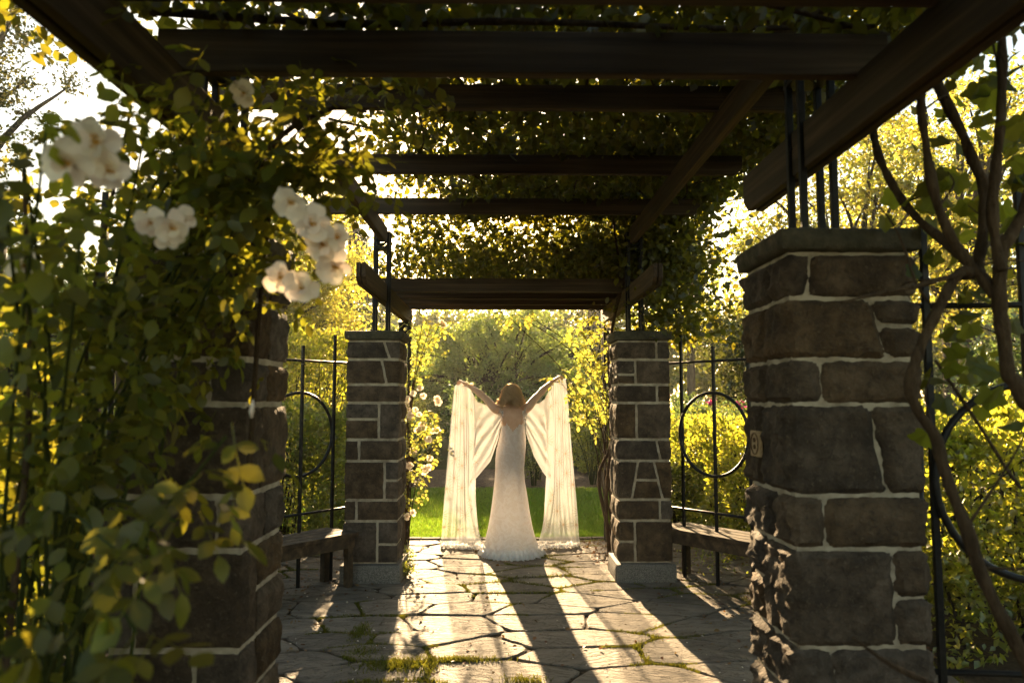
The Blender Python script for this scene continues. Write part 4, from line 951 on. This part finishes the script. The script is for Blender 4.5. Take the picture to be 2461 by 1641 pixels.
# ------------------------------------------------------------------ white climbing rose on the far iron post, and the yellow-leaved climber
def far_rose(name, label, base, clumps, blooms, seed, nleaf, mat):
    rnd = random.Random(seed); root = thing(name, label, 'climbing rose', base)
    w = [c[3] ** 1.5 for c in clumps]; pts = []
    for _ in range(int(nleaf * 1.5)):
        x, y, z, r = rnd.choices(clumps, w)[0]; pts.append((x + rnd.gauss(0, r * .62), y + rnd.gauss(0, .16), max(.06, z + rnd.gauss(0, r * .6))))
    pts.sort(key=lambda p: p[1])
    for p in pts[:nleaf]: add_leaf(root, p, rnd, mat, rnd.uniform(.85, 1.25))
    leaf_stuff(root, pts[nleaf:], rnd, mat, 1.05)
    for (x, y, z) in blooms:
        for _ in range(2): add_flower(root, (x + rnd.gauss(0, .03), y - .05 + rnd.gauss(0, .03), z + rnd.gauss(0, .03)), rnd.uniform(.07, .095), rnd, (0.1, -1, .25), 2)
    P = []
    for i, (x, y, z, r) in enumerate(clumps):
        b = (base[0] + rnd.uniform(-.05, .05), base[1] + rnd.uniform(-.08, .05), 0 if i % 2 == 0 else z * .4); P.append([b, (b[0] * .7 + x * .3 + .02, b[1], b[2] + (z - b[2]) * .6 + .05), (x, y, z)])
    canes(root, P, .008, 'vine_bark')
far_rose('climbing_rose', 'white-flowered climbing rose on the iron post at the lawn', (CX - 1.12, 8.25, -.02), FAR_L, FAR_BLOOMS, 81, 150, 'rose_leaf_far')
far_rose('climbing_rose', 'yellow-leaved climber with few flowers on the iron post at the lawn', (CX + 1.15, 8.22, -.02), FAR_R, [(1.17, 8.05, 2.36)], 82, 170, 'rose_leaf_far')
vt = thing('climber_trunk', 'twisted brown climber trunks between a stone pillar and the iron post at the lawn', 'vine', (CX + 1.05, 7.4, 0))
canes(vt, [[(CX + 1.02, 7.5, -.03), (CX + .98, 7.45, .6), (CX + 1.05, 7.4, 1.3), (CX + 1.0, 7.3, 2.0), (CX + 1.08, 7.1, 2.7), (CX + .95, 6.6, 3.2)],
           [(CX + 1.10, 7.6, -.03), (CX + 1.0, 7.6, .35), (CX + .93, 7.6, .8), (CX + 1.06, 7.55, 1.2), (CX + 1.02, 7.4, 2.1), (CX + 1.15, 6.9, 2.9)]], .022, 'vine_bark', 'stem')

# ------------------------------------------------------------------ vine over the raised roof
def roof_vine():
    rnd = np.random.default_rng(91); r2 = random.Random(91)
    root = thing('roof_vine', 'dense leafy vine spread over the raised timber roof', 'vine', (CX, 4.6, 3.25)); loc = np.array(root.location)
    def dens(x, y):
        d = 0.72 + 0.55 * mnoise.noise(Vector((x * 1.1, y * 0.9, 2.2))) + (0.33 * (x - CX) if x > CX - .3 else 0.62 * (x - CX))
        return d
    C = []
    while len(C) < 33000:
        x = rnd.uniform(CX - 1.7, CX + 1.9); y = rnd.uniform(2.2, 7.0)
        if rnd.random() > dens(x, y): continue
        h = abs(rnd.normal()) * 0.16 + 0.02
        C.append((x, y, 3.24 + h + 0.10 * mnoise.noise(Vector((x * 2, y * 2, 0)))))
    # mass above and beyond the low roof at the lawn
    k = 0
    while k < 22000:
        x = rnd.uniform(CX - 1.25, CX + 1.75); y = rnd.uniform(6.7, 9.2); z = 2.76 + abs(rnd.normal()) * 0.44
        d = 0.60 + 0.75 * mnoise.noise(Vector((x * 1.7, y * 1.3, z * 1.7))) + 0.30 * (x - CX)
        if rnd.random() > d: continue
        C.append((x, y, z)); k += 1
    # hanging mass round the right-hand post
    for _ in range(3800):
        z = rnd.uniform(2.1, 3.4); C.append((CX + 1.55 + rnd.normal() * .22, 6.9 + rnd.normal() * .45, z))
    C = np.array(C)
    # sprays below the edge, by the sunny side
    big = np.argsort(C[:, 1])[:0]
    vis = (C[:, 1] > 3.0) & (C[:, 1] < 4.6) & (C[:, 2] < 3.36) & (np.abs(C[:, 0] - CX) < 1.4)
    idx = np.where(vis)[0]; idx = rnd.permutation(idx)[:280]
    single = fast_mesh('leaf', np.array(T6[0]), T6[1]); single.materials.append(M['roof_leaf'])
    for i in idx:
        o = bpy.data.objects.new('leaf', single); link(o, root); o.location = C[i] - loc; s = rnd.uniform(.06, .085); o.scale = (s,) * 3
        o.rotation_euler = (r2.uniform(-.8, .8), r2.uniform(-.2, 1.3), r2.uniform(0, 6.28))
    rest = np.delete(C, idx, axis=0) - loc
    o = obj('foliage', leaf_mesh('foliage', rest, rnd.uniform(.032, .088, len(rest)), T6, .5, .15), M['roof_leaf'], root); o['kind'] = 'stuff'
    P = []
    for i in range(34):
        x = rnd.uniform(CX - 1.4, CX + 1.5); y = rnd.uniform(2.3, 5.5); a = rnd.uniform(-.8, .8); P.append([(x, y, 3.27), (x + a * .5, y + .6, 3.30 + rnd.random() * .1), (x + a + .2, y + 1.3, 3.28), (x + a, y + 1.9, 3.33)])
    canes(root, P, .010, 'vine_bark', 'stem')
roof_vine()
# vine over the low near roof, only its underside shows
def near_roof_vine():
    rnd = np.random.default_rng(92); root = thing('roof_vine', 'leafy vine lying on the low timber roof above the cream-flowered rose', 'vine', (CX, 1.8, 2.77)); loc = np.array(root.location)
    C = np.stack([rnd.uniform(CX - 1.8, CX + 1.8, 14500), rnd.uniform(-1.0, 2.75, 14500), 2.79 + np.abs(rnd.normal(size=14500)) * .14], 1)
    C = np.concatenate([C, np.stack([rnd.uniform(CX - 1.35, CX - .3, 1500), rnd.uniform(1.9, 3.2, 1500), 2.80 + np.abs(rnd.normal(size=1500)) * .12], 1)])
    keep = np.array([0.78 + .7 * mnoise.noise(Vector((c[0] * 1.3, c[1] * 1.3, 7))) > rnd.random() for c in C]); C = C[keep]
    o = obj('foliage', leaf_mesh('foliage', C - loc, rnd.uniform(.045, .08, len(C)), T6, .4, .2), M['roof_leaf'], root); o['kind'] = 'stuff'
    canes(root, [[(CX - 1.2, 2.3, 2.8), (CX - .6, 2.45, 2.84), (CX, 2.35, 2.80), (CX + .7, 2.5, 2.86), (CX + 1.2, 2.4, 2.82)], [(CX - .9, 2.0, 2.8), (CX - .2, 2.2, 2.86), (CX + .5, 2.15, 2.8), (CX + 1.3, 2.5, 2.84)]], .016, 'vine_bark', 'stem')
near_roof_vine()

# ------------------------------------------------------------------ bare twisting vine beside the pillar with the tile
def stem_vine():
    rnd = random.Random(95); root = thing('twisting_vine', 'bare twisting brown vine stems with few broad leaves beside a pillar', 'vine', (1.5, 2.05, 0))
    for pts, r in VINE_STEMS:
        P = smooth_path([Vector(p) - Vector(root.location) for p in pts], 9); n = len(P)
        tp = 0.35 if r in (0.010, 0.009) else 1.0
        rr = [r * (0.92 + .30 * mnoise.noise(p * 13) + .12 * mnoise.noise(p * 37)) * min(1.0, tp + (1 - tp) * i / (n * .7)) for i, p in enumerate(P)]
        MB().tube(P, rr, 11).build('stem', M['vine_bark'], root, True)
    for _ in range(16):                      # thin side shoots
        pts, r = rnd.choice(VINE_STEMS[:7]); a = Vector(rnd.choice(pts[1:-1])) - Vector(root.location); d = Vector((rnd.uniform(-.2, .6), rnd.uniform(-.1, .5), rnd.uniform(-.1, .9))).normalized(); L = rnd.uniform(.12, .38)
        b = a + d * L * .5 + Vector((rnd.gauss(0, .03), rnd.gauss(0, .03), rnd.gauss(0, .03))); c = a + d * L + Vector((rnd.gauss(0, .05), rnd.gauss(0, .05), -.02))
        P = smooth_path([a, b, c], 5); MB().tube(P, list(np.linspace(.0045, .0015, len(P))), 6).build('twig', M['vine_bark'], root, True)
    V = [(0, 0, 0)]; 
    m = 30
    for i in range(m + 1):
        a = -math.pi * .86 + i / m * math.pi * 1.72; rad = .5 * (1 + .16 * math.cos(5 * a) + .04 * math.cos(14 * a)); V.append((.28 + rad * math.cos(a) * 1.0, rad * math.sin(a), -.12 * abs(math.sin(a)) + .03 * math.cos(3 * a)))
    me = py_mesh('leaf', V, [(0, i, i + 1) for i in range(1, m + 1)]); me.materials.append(M['vine_leaf'])
    pts = list(VINE_LEAVES)
    for _ in range(120): q = rnd.choice(VINE_LEAVES); pts.append((q[0] + abs(rnd.gauss(0.08, .14)), q[1] + rnd.gauss(.15, .14), q[2] + rnd.gauss(0, .12)))
    for p in pts:
        o = bpy.data.objects.new('leaf', me); link(o, root); o.location = Vector(p) - Vector(root.location); s = rnd.uniform(.045, .095); o.scale = (s,) * 3
        o.rotation_euler = (rnd.uniform(-.6, .6), rnd.uniform(.2, 1.5), rnd.uniform(0, 6.28))
stem_vine()

# ------------------------------------------------------------------ fallen petals and leaves
def litter():
    rnd = np.random.default_rng(97)
    n = 260; C = np.stack([rnd.uniform(CX - 1.9, CX + 1.9, n), rnd.uniform(4.2, 8.4, n), rnd.uniform(.004, .010, n)], 1)
    D = rnd.normal(size=(n, 3)); D[:, 2] *= .12
    o = obj('fallen_petals', leaf_mesh('fallen_petals', C, rnd.uniform(.010, .026, n), T6, 0, .9, D), M['petal']); tag(o, 'fallen cream petals scattered on the paving', 'petals', kind='stuff')
    n = 2600; a = rnd.random(n) < .5; X = np.where(a, rnd.uniform(CX - 2.6, CX - 1.25, n), rnd.uniform(CX + 1.2, CX + 2.7, n)); C = np.stack([X, rnd.uniform(4.4, 8.4, n), rnd.uniform(-.03, .012, n)], 1)
    C2 = np.stack([rnd.normal(CX + 1.0, .12, 300), rnd.uniform(7.2, 8.4, 300), rnd.uniform(.002, .012, 300)], 1); C3 = np.stack([rnd.uniform(CX - 1.2, CX + 1.2, 160), rnd.uniform(4.2, 8.4, 160), rnd.uniform(.002, .008, 160)], 1)
    C = np.concatenate([C, C2, C3]); D = rnd.normal(size=C.shape); D[:, 2] *= .3
    o = obj('leaf_litter', leaf_mesh('leaf_litter', C, rnd.uniform(.015, .045, len(C)), T6, 0, .8, D), M['litter']); tag(o, 'brown fallen leaves on the soil under the benches', 'leaf litter', kind='stuff')
litter()
# small green weeds at the pillar feet
def weeds():
    for i, (x, y, lab) in enumerate(((CX - .90, 6.75, 'small green weeds growing at the foot of the white rose pillar'), (CX - 1.0, 7.35, 'tuft of weeds between the white rose pillar and its iron post'), (CX + 1.9, 7.2, 'bright green weeds behind the sun-striped bench'))):
        rnd = np.random.default_rng(200 + i); n = 220; r = .07 if i < 2 else .3
        C = np.stack([x + rnd.normal(size=n) * r * .5, y + rnd.normal(size=n) * r, np.abs(rnd.normal(size=n)) * .06 + .02], 1); b = np.array((x, y, 0))
        root = thing('weed', lab, 'weeds', tuple(b)); o = obj('foliage', leaf_mesh('foliage', C - b, rnd.uniform(.02, .04, n), T4, -.4, .2), M['mid_leaf'], root); o['kind'] = 'stuff'
weeds()

# ------------------------------------------------------------------ the woman
def person():
    PY = 7.8; root_loc = Vector((0.114, PY, 0.004))
    def W(xc, yc, dy=0.0):
        k = (PY + dy) / PY
        return Vector(((xc - 620) * .001622 * k + 0.0146 * dy, dy, 1.55 + ((1347 - yc) * .001622 - 1.55) * k))
    mb = MB()
    def loft(rings, k=18):
        V = []; n = len(rings)
        for (x, y, z, rx, ry) in rings:
            for j in range(k): a = 2 * math.pi * j / k; V.append((x + rx * math.cos(a), y + ry * math.sin(a), z))
        F = [(i * k + j, i * k + (j + 1) % k, (i + 1) * k + (j + 1) % k, (i + 1) * k + j) for i in range(n - 1) for j in range(k)] + [tuple(range(k - 1, -1, -1)), tuple(range((n - 1) * k, n * k))]
        mb.add(V, F)
    def ell(c, r, rot=None, k=14):
        V = []; F = []; c = Vector(c)
        for i in range(1, k // 2):
            t = math.pi * i / (k // 2)
            for j in range(k):
                a = 2 * math.pi * j / k; v = Vector((r[0] * math.sin(t) * math.cos(a), r[1] * math.sin(t) * math.sin(a), r[2] * math.cos(t)))
                V.append(c + (rot @ v if rot else v))
        top = Vector((0, 0, r[2])); V += [c + (rot @ top if rot else top), c - (rot @ top if rot else top)]; m = k // 2 - 1
        for i in range(m - 1):
            for j in range(k): F.append((i * k + j, (i + 1) * k + j, (i + 1) * k + (j + 1) % k, i * k + (j + 1) % k))
        for j in range(k): F.append((m * k, j, (j + 1) % k)); F.append((m * k + 1, (m - 1) * k + (j + 1) % k, (m - 1) * k + j))
        mb.add(V, F)
    def cap(pts, rad, k=10):
        mb.tube(pts, rad, k)
        for p, r in ((pts[0], rad[0]), (pts[-1], rad[-1])): ell(p, (r, r, r), None, 10)
    loft([(0, 0, .80, .10, .09), (-.008, 0, .90, .128, .105), (-.004, 0, 1.0, .126, .10), (.008, 0, 1.10, .112, .086), (.012, 0, 1.18, .107, .078), (.013, 0, 1.27, .116, .086), (.012, 0, 1.36, .128, .090), (.008, 0, 1.43, .138, .078), (.004, 0, 1.475, .120, .056), (0, .005, 1.51, .055, .045)])
    for s in (-1, 1):
        ell((s * .066 + .008, -.060, 1.365), (.044, .026, .072), Matrix.Rotation(s * -.25, 3, 'Y')); ell((s * .062, .062, 1.33), (.055, .045, .055))
        ell((s * .150 + .004, -.004, 1.468), (.046, .042, .044))
        hip = (s * .066 - .012, 0, .86); kn = (s * .06 - .012, .015, .47); an = (s * .065, -.01, .11)
        cap([hip, kn], [.062, .048]); cap([kn, ((s * .068), -.01, .33), an], [.052, .050, .034]); cap([an, (s * .068, .10, .045)], [.034, .026]); ell((s * .07, .13, .035), (.036, .06, .022))
    cap([(0, 0, 1.46), (0, .012, 1.58)], [.05, .046])
    ell((0, .022, 1.632), (.072, .090, .098)); ell((0, .05, 1.575), (.055, .058, .062))
    ell((0, .115, 1.605), (.012, .016, .022)); ell((0, .108, 1.567), (.022, .010, .008)); ell((0, .100, 1.538), (.02, .018, .016))
    for s in (-1, 1): ell((s * .073, .015, 1.612), (.010, .022, .030)); ell((s * .030, .100, 1.628), (.016, .010, .010))
    # arms raised, reaching out and away
    arms = {-1: [W(508, 436, 0.0), W(432, 356, .15), W(342, 290, .27), W(300, 268, .30)], 1: [W(733, 424, 0.0), W(802, 345, .15), W(882, 266, .27), W(922, 238, .30)]}
    for s, (sh, el, wr, hd) in arms.items():
        cap(smooth_path([Vector((s * .135, 0, 1.462)), sh, sh.lerp(el, .5) + Vector((0, 0, .006)), el], 4), list(np.linspace(.052, .036, 13)))
        cap(smooth_path([el, el.lerp(wr, .35) + Vector((0, 0, .004)), wr], 4), [.036, .038, .039, .038, .036, .032, .028, .025, .022])
        d = (hd - wr).normalized(); rot = d.to_track_quat('X', 'Z').to_matrix(); pc = wr + d * .045
        ell(pc, (.050, .038, .017), rot)
        side = rot @ Vector((0, 1, 0)); up = rot @ Vector((0, 0, 1)); 
        if up.z < 0: up = -up
        for i, (o, L) in enumerate(((-.030, .062), (-.010, .075), (.011, .078), (.029, .068))):
            p0 = pc + d * .040 + side * o; p1 = p0 + d * L * .42 + up * .006; p2 = p1 + d * L * .22 - up * L * .38; p3 = p2 - d * L * .10 - up * L * .32
            cap([p0, p1, p2, p3], [.0095, .009, .0085, .007], 8)
        t0 = pc - d * .015 + side * (-.030 if s < 0 else .030) - up * .004; t1 = t0 + d * .035 - up * .022 + side * (-.012 if s < 0 else .012); t2 = t1 + d * .028 - up * .020
        cap([t0, t1, t2], [.012, .010, .008], 8)
    src = bpy.data.objects.new('person', mb.mesh('person')); link(src)
    m = src.modifiers.new('r', 'REMESH'); m.mode = 'VOXEL'; m.voxel_size = 0.0058; m.use_smooth_shade = True
    sm = src.modifiers.new('s', 'SMOOTH'); sm.factor = .5; sm.iterations = 6
    dg = bpy.context.evaluated_depsgraph_get(); me = bpy.data.meshes.new_from_object(src.evaluated_get(dg)); bpy.data.objects.remove(src)
    me.name = 'person'; body = obj('person', me, M['skin'], None, True, root_loc)
    tag(body, 'woman seen from behind in a white lace gown lifting a sheer cape', 'person')

    # gown
    prof = [(452, 628, 84, .096), (490, 630, 82, .099), (520, 630, 78, .096), (560, 631, 75, .090), (600, 628, 81, .092), (640, 626, 87, .098), (700, 617, 94, .112), (760, 611, 95, .122), (830, 608, 92, .128), (900, 608, 97, .140), (1000, 611, 111, .165), (1100, 612, 125, .19), (1200, 612, 141, .225), (1270, 614, 158, .26), (1320, 619, 174, .295), (1343, 621, 185, .32)]
    zs = np.array([(1347 - p[0]) * .001622 for p in prof])[::-1]; cxs = np.array([(p[1] - 620) * .001622 for p in prof])[::-1]; hws = np.array([p[2] * .001622 for p in prof])[::-1]; hds = np.array([p[3] for p in prof])[::-1]
    nt, nz = 160, 130; Z = np.concatenate([np.linspace(.008, .25, 45), np.linspace(.26, zs[-1], nz - 45)]); V = []; F = []
    for i, z in enumerate(Z):
        c, hw, hd = np.interp(z, zs, cxs), np.interp(z, zs, hws), np.interp(z, zs, hds)
        low = max(0, 1 - z / .55); hem = max(0, 1 - z / .16)
        for j in range(nt):
            a = 2 * math.pi * j / nt
            w = 1 + low ** 1.5 * .055 * math.sin(7 * a + 2.2 * math.sin(2 * a)) + hem ** 1.4 * (.075 * math.sin(17 * a + 1.5 * math.sin(3 * a + z * 14)) + .06 * mnoise.noise(Vector((math.cos(a) * 4, math.sin(a) * 4, z * 22))))
            w += 0.012 * low * mnoise.noise(Vector((math.cos(a) * 9, math.sin(a) * 9, z * 3)))
            wr = .0016 * mnoise.noise(Vector((math.cos(a) * 6, math.sin(a) * 6, z * 30))) * (z > .8)
            train = -.10 * low ** 2.2
            V.append((c + (hw * w + wr) * math.cos(a), train + (hd * w + wr) * math.sin(a), z))
    for i in range(len(Z) - 1):
        for j in range(nt):
            a = 2 * math.pi * (j + .5) / nt; zc = (Z[i] + Z[i + 1]) / 2; x = .118 * math.cos(a)
            sc_ = .0025 * math.sin(a * 70); xr = np.interp(zc, zs, hws) * math.cos(a)
            if math.sin(a) < 0 and abs(xr) < .100 + .4 * sc_ and zc > 1.236 + abs(xr) * 1.2 + sc_: continue
            if math.sin(a) >= 0.2 and zc > 1.385: continue
            F.append((i * nt + j, i * nt + (j + 1) % nt, (i + 1) * nt + (j + 1) % nt, (i + 1) * nt + j))
    gown = obj('gown', py_mesh('gown', V, F), M['lace'], body, True)
    # ruffles round the hem
    for L, (h, amp, ph, grow) in enumerate(((.055, .020, .3, 1.0), (.085, .016, 1.4, .95), (.05, .024, 2.6, 1.05))):
        V = []; F = []; n = 260
        for i in range(4):
            t = i / 3
            for j in range(n):
                a = 2 * math.pi * j / n; rr = grow + (1 - t) * .06; f = amp * (1 - t * .7) * (math.sin(31 * a + ph + 2 * math.sin(5 * a)) + .8 * mnoise.noise(Vector((a * 9, L, t * 2))))
                c, hw, hd = np.interp(.01, zs, cxs), np.interp(.01, zs, hws), np.interp(.01, zs, hds)
                V.append((c + (hw * rr + f) * math.cos(a), -.10 + (hd * rr + f) * math.sin(a), .004 + h * t + .012 * mnoise.noise(Vector((a * 5, L * 3, 1)))))
        for i in range(3):
            for j in range(n): F.append((i * n + j, i * n + (j + 1) % n, (i + 1) * n + (j + 1) % n, (i + 1) * n + j))
        obj('ruffle', py_mesh('ruffle', V, F), M['lace'], gown, True)

    # sheer cape wings
    def wing(name, T, B, flip):
        nu, nv = 110, 80; V = []; F = []; UV = []
        def ev(K, u):
            us = [k[0] for k in K]; return np.array([np.interp(u, us, [k[i] for k in K]) for i in (1, 2, 3)])
        for j in range(nv + 1):
            v = j / nv
            for i in range(nu + 1):
                u = i / nu; t = ev(T, u); b = ev(B, u)
                p = t * (1 - v) + b * v
                if u < .5:
                    e_ = min(1, u / .44); lin = v ** .85; late = max(0, (v - .62) / .38) ** 1.7; blend = (1 - e_) * lin + e_ * late
                    kk = max(0, (u - .44) / .06); g = blend * (1 - kk) + v * kk
                    p[0] = t[0] * (1 - g) + b[0] * g
                # sagging curve of the swag part
                sw = max(0, min(1, (u - .32) / .36)); sw = sw * sw * (3 - 2 * sw); col = 1 - sw
                q = W(p[0], p[1], p[2])
                ampc = .036 * (0.15 + v ** .7) * col; amps = .022 * math.sin(math.pi * min(1, v * 1.0 + .02)) * sw
                q.y += ampc * 1.9 * mnoise.noise(Vector((u * 21 + flip * 5, v * 1.6, 4))) + ampc * .35 * math.sin(u * 36 + 3.5 * math.sin(u * 11 + flip + v * 1.5) + 2 * v) + .03 * col * mnoise.noise(Vector((u * 6, v * 3.1, flip + 8))) + amps * math.sin(v * 23 + u * 15 + 2 * math.sin(u * 8)) + .010 * mnoise.noise(Vector((u * 9, v * 7, flip * 3)))
                q.x += .012 * col * v * mnoise.noise(Vector((u * 24, v * 2, flip))) + .006 * sw * math.sin(v * 17 + u * 9)
                if col > .2 and v > .93:
                    f = (v - .93) / .07; nn = mnoise.noise(Vector((u * 30, v * 9, flip))); q.y += -.16 * f * f + .05 * f * nn; q.x += .04 * f * mnoise.noise(Vector((u * 22, 3, flip + v * 4))); q.z = max(.012, q.z + .05 * f * abs(nn) + .02 * f * abs(math.sin(u * 75)))
                q.z = max(q.z, .010)
                V.append(q); UV.append((u * .95, v * 1.7))
        for j in range(nv):
            for i in range(nu): a = j * (nu + 1) + i; F.append((a, a + 1, a + nu + 2, a + nu + 1))
        me = py_mesh(name, V, F); uvl = me.uv_layers.new(name='UVMap'); li = np.zeros(len(me.loops), dtype=np.int32); me.loops.foreach_get('vertex_index', li)
        uvl.data.foreach_set('uv', np.array(UV, dtype=np.float32)[li].ravel())
        return obj(name, me, M['tulle'], body, True)
    L = wing('cape', [(0, 250, 292, .33), (.2, 292, 272, .31), (.42, 345, 294, .28), (.5, 372, 345, .24), (.6, 402, 396, .18), (.75, 450, 414, .10), (.88, 515, 428, .02), (.95, 552, 440, -.07), (1, 566, 470, -.105)],
             [(0, 170, 1308, .32), (.15, 250, 1322, .28), (.3, 340, 1330, .24), (.44, 440, 1322, .20), (.5, 400, 1240, .20), (.58, 366, 1085, .20), (.66, 346, 945, .19), (.76, 415, 862, .12), (.86, 487, 775, .04), (.94, 532, 640, -.05), (1, 550, 545, -.10)], 1)
    R = wing('cape', [(0, 972, 246, .33), (.2, 935, 238, .31), (.42, 893, 264, .28), (.5, 862, 330, .24), (.6, 836, 380, .18), (.75, 798, 404, .10), (.88, 738, 414, .02), (.95, 704, 434, -.07), (1, 692, 470, -.105)],
             [(0, 1052, 1300, .32), (.15, 985, 1298, .30), (.3, 900, 1312, .26), (.44, 786, 1290, .22), (.5, 826, 1210, .20), (.58, 856, 1060, .20), (.66, 876, 905, .19), (.76, 828, 850, .12), (.86, 766, 745, .04), (.94, 726, 640, -.05), (1, 708, 560, -.10)], 2)

    for par, pts_ in ((L, [(170, 1308, .30), (250, 1322, .22), (340, 1332, .16), (445, 1326, .12)]), (R, [(1052, 1300, .30), (985, 1300, .24), (900, 1314, .18), (786, 1296, .16)])):
        line = smooth_path([W(*p) for p in pts_], 30)
        for k_ in range(2):
            V = []; F = []; n_ = len(line)
            for j in range(5):
                t = j / 4
                for i, p in enumerate(line):
                    w_ = .045 * (1 - t) * (math.sin(i * .62 + k_ * 2) + mnoise.noise(Vector((i * .31, k_, t * 2))))
                    V.append((p.x + .02 * mnoise.noise(Vector((i * .2, k_ * 4, 1))), p.y - .025 * k_ + w_ + .02 * (1 - t) - .09 * abs(mnoise.noise(Vector((i * .075, k_ * 3, 9)))) * (1 - .5 * t), .006 + (.040 + .055 * mnoise.noise(Vector((i * .11, k_ * 7, 2)))) * t + .010 * mnoise.noise(Vector((i * .17, k_ * 2, 5)))))
            for j in range(4):
                for i in range(n_ - 1): F.append((j * n_ + i, j * n_ + i + 1, (j + 1) * n_ + i + 1, (j + 1) * n_ + i))
            obj('hem_ruffle', py_mesh('hem_ruffle', V, F), M['lace'], par, True)

    # hair: wavy shoulder-length bob
    rnd = random.Random(9); V = []; F = []
    hc = Vector((0, .012, 1.632))
    def strand(az, el0, length, r, wav, ph):
        pts = []
        n = 13; base = Vector((math.cos(az) * math.cos(el0), math.sin(az) * math.cos(el0), math.sin(el0)))
        for i in range(n):
            t = i / (n - 1); e = el0 - t * length; rad = 1.0 + .05 * math.sin(ph)
            if e > -.25:
                p = hc + Vector((math.cos(az) * math.cos(e) * .092, math.sin(az) * math.cos(e) * .106, math.sin(e) * .100)) * rad
            else:
                ov = -.25 - e; out = .092 + .034 * min(1, ov * 1.6)
                p = hc + Vector((math.cos(az) * out, math.sin(az) * (out + .006), -.025 - ov * .125)) * 1.0
                p = Vector((p.x, p.y, p.z))
            wv = wav * max(0, t - .30) * 1.25
            tang = Vector((-math.sin(az), math.cos(az), 0)); rdl = Vector((math.cos(az), math.sin(az), 0))
            p += tang * wv * math.sin(t * 11 + ph) + rdl * wv * .9 * math.cos(t * 11 + ph)
            pts.append(p)
        return pts
    hb = MB()
    for i in range(1500):
        az = rnd.uniform(0, 2 * math.pi)
        if .9 < az < 2.24 : continue          # leave the face free
        el0 = rnd.uniform(.35, 1.5); end = rnd.uniform(0.62, 1.10) + .20 * math.sin(az * 5 + 1)
        pts = strand(az, el0, el0 + end, .1, (rnd.uniform(.016, .046) if rnd.random() < .85 else rnd.uniform(.05, .075)), int(az * 2.2) * 1.9 + rnd.uniform(-.5, .5))
        hb.tube(pts, [.0026] * 9 + [.0024, .002, .0015, .0008], 4, False)
    for i in range(170):                      # flyaway strands
        az = rnd.uniform(2.3, 2 * math.pi + .8); el0 = rnd.uniform(-.1, 1.4)
        pts = [p + (p - hc).normalized() * (.004 + .016 * (k / 12) * rnd.random()) for k, p in enumerate(strand(az, el0, el0 + rnd.uniform(.6, 1.4), .1, rnd.uniform(.02, .06), rnd.uniform(0, 6)))]
        hb.tube(pts, [.0011] * 13, 3, False)
    hair = hb.build('hair', M['hair'], body, True)
    # solid inner mass so no scalp shows through
    ib = MB(); mb2 = ib; ringz = [(1.728, .03), (1.715, .055), (1.69, .078), (1.65, .089), (1.61, .090), (1.57, .088), (1.535, .078), (1.515, .06)]; V = []; k = 24
    for z, r in ringz:
        for j in range(k):
            a = 2 * math.pi * j / k; s = 1.0 if not (.8 < a < 2.34) else .86
            V.append((r * s * math.cos(a), .010 + r * 1.14 * s * math.sin(a) if not (.8 < a < 2.34) else min(.060, .010 + r * 1.1 * math.sin(a)), z))
    F = [(i * k + j, i * k + (j + 1) % k, (i + 1) * k + (j + 1) % k, (i + 1) * k + j) for i in range(len(ringz) - 1) for j in range(k)] + [tuple(range(k)), tuple(range((len(ringz) - 1) * k, len(ringz) * k))[::-1]]
    obj('hair_mass', py_mesh('hair_mass', V, F), M['hair'], hair, True)
    # flower corsage at the raised wrist
    wr = arms[-1][2]; cb = MB(); rn = random.Random(4)
    co = bpy.data.objects.new('wrist_corsage', py_mesh('wrist_corsage', *[list(q) for q in zip(*[])] or ([], []))) if False else None
    pts = [wr + Vector((.026 * math.cos(a), .02 * math.sin(a), .014 * math.sin(a))) for a in np.linspace(0, 2 * math.pi, 13)]
    band = MB().tube(pts, .006, 6, False).build('wrist_corsage', M['petal'], body, True)
    for i in range(11):
        q = bpy.data.objects.new('petal', rn.choice(PETALS)); link(q, band); q.location = wr + Vector((rn.uniform(-.01, .035), rn.uniform(-.035, -.005), rn.uniform(-.015, .03))); q.scale = (.046,) * 3
        q.rotation_euler = (rn.uniform(-3, 3), rn.uniform(-1, 1), rn.uniform(0, 6))
person()

# ------------------------------------------------------------------ thin haze volume, added to imitate lens veiling glow
def haze():
    t = NT('veil_haze'); v = t.node('ShaderNodeVolumePrincipled')
    v.inputs['Color'].default_value = (0.95, 0.93, 0.88, 1); v.inputs['Density'].default_value = HAZE_DENSITY; v.inputs['Anisotropy'].default_value = 0.45
    t.lk(v.outputs[0], t.out.inputs['Volume'])
    o = MB().box((0, 350, 8.9), (820, 1120, 20.2)).build('haze', t.m); tag(o, 'thin haze added to veil and brighten the garden beyond', 'haze', kind='stuff')
HAZE_DENSITY = 0.0006
haze()
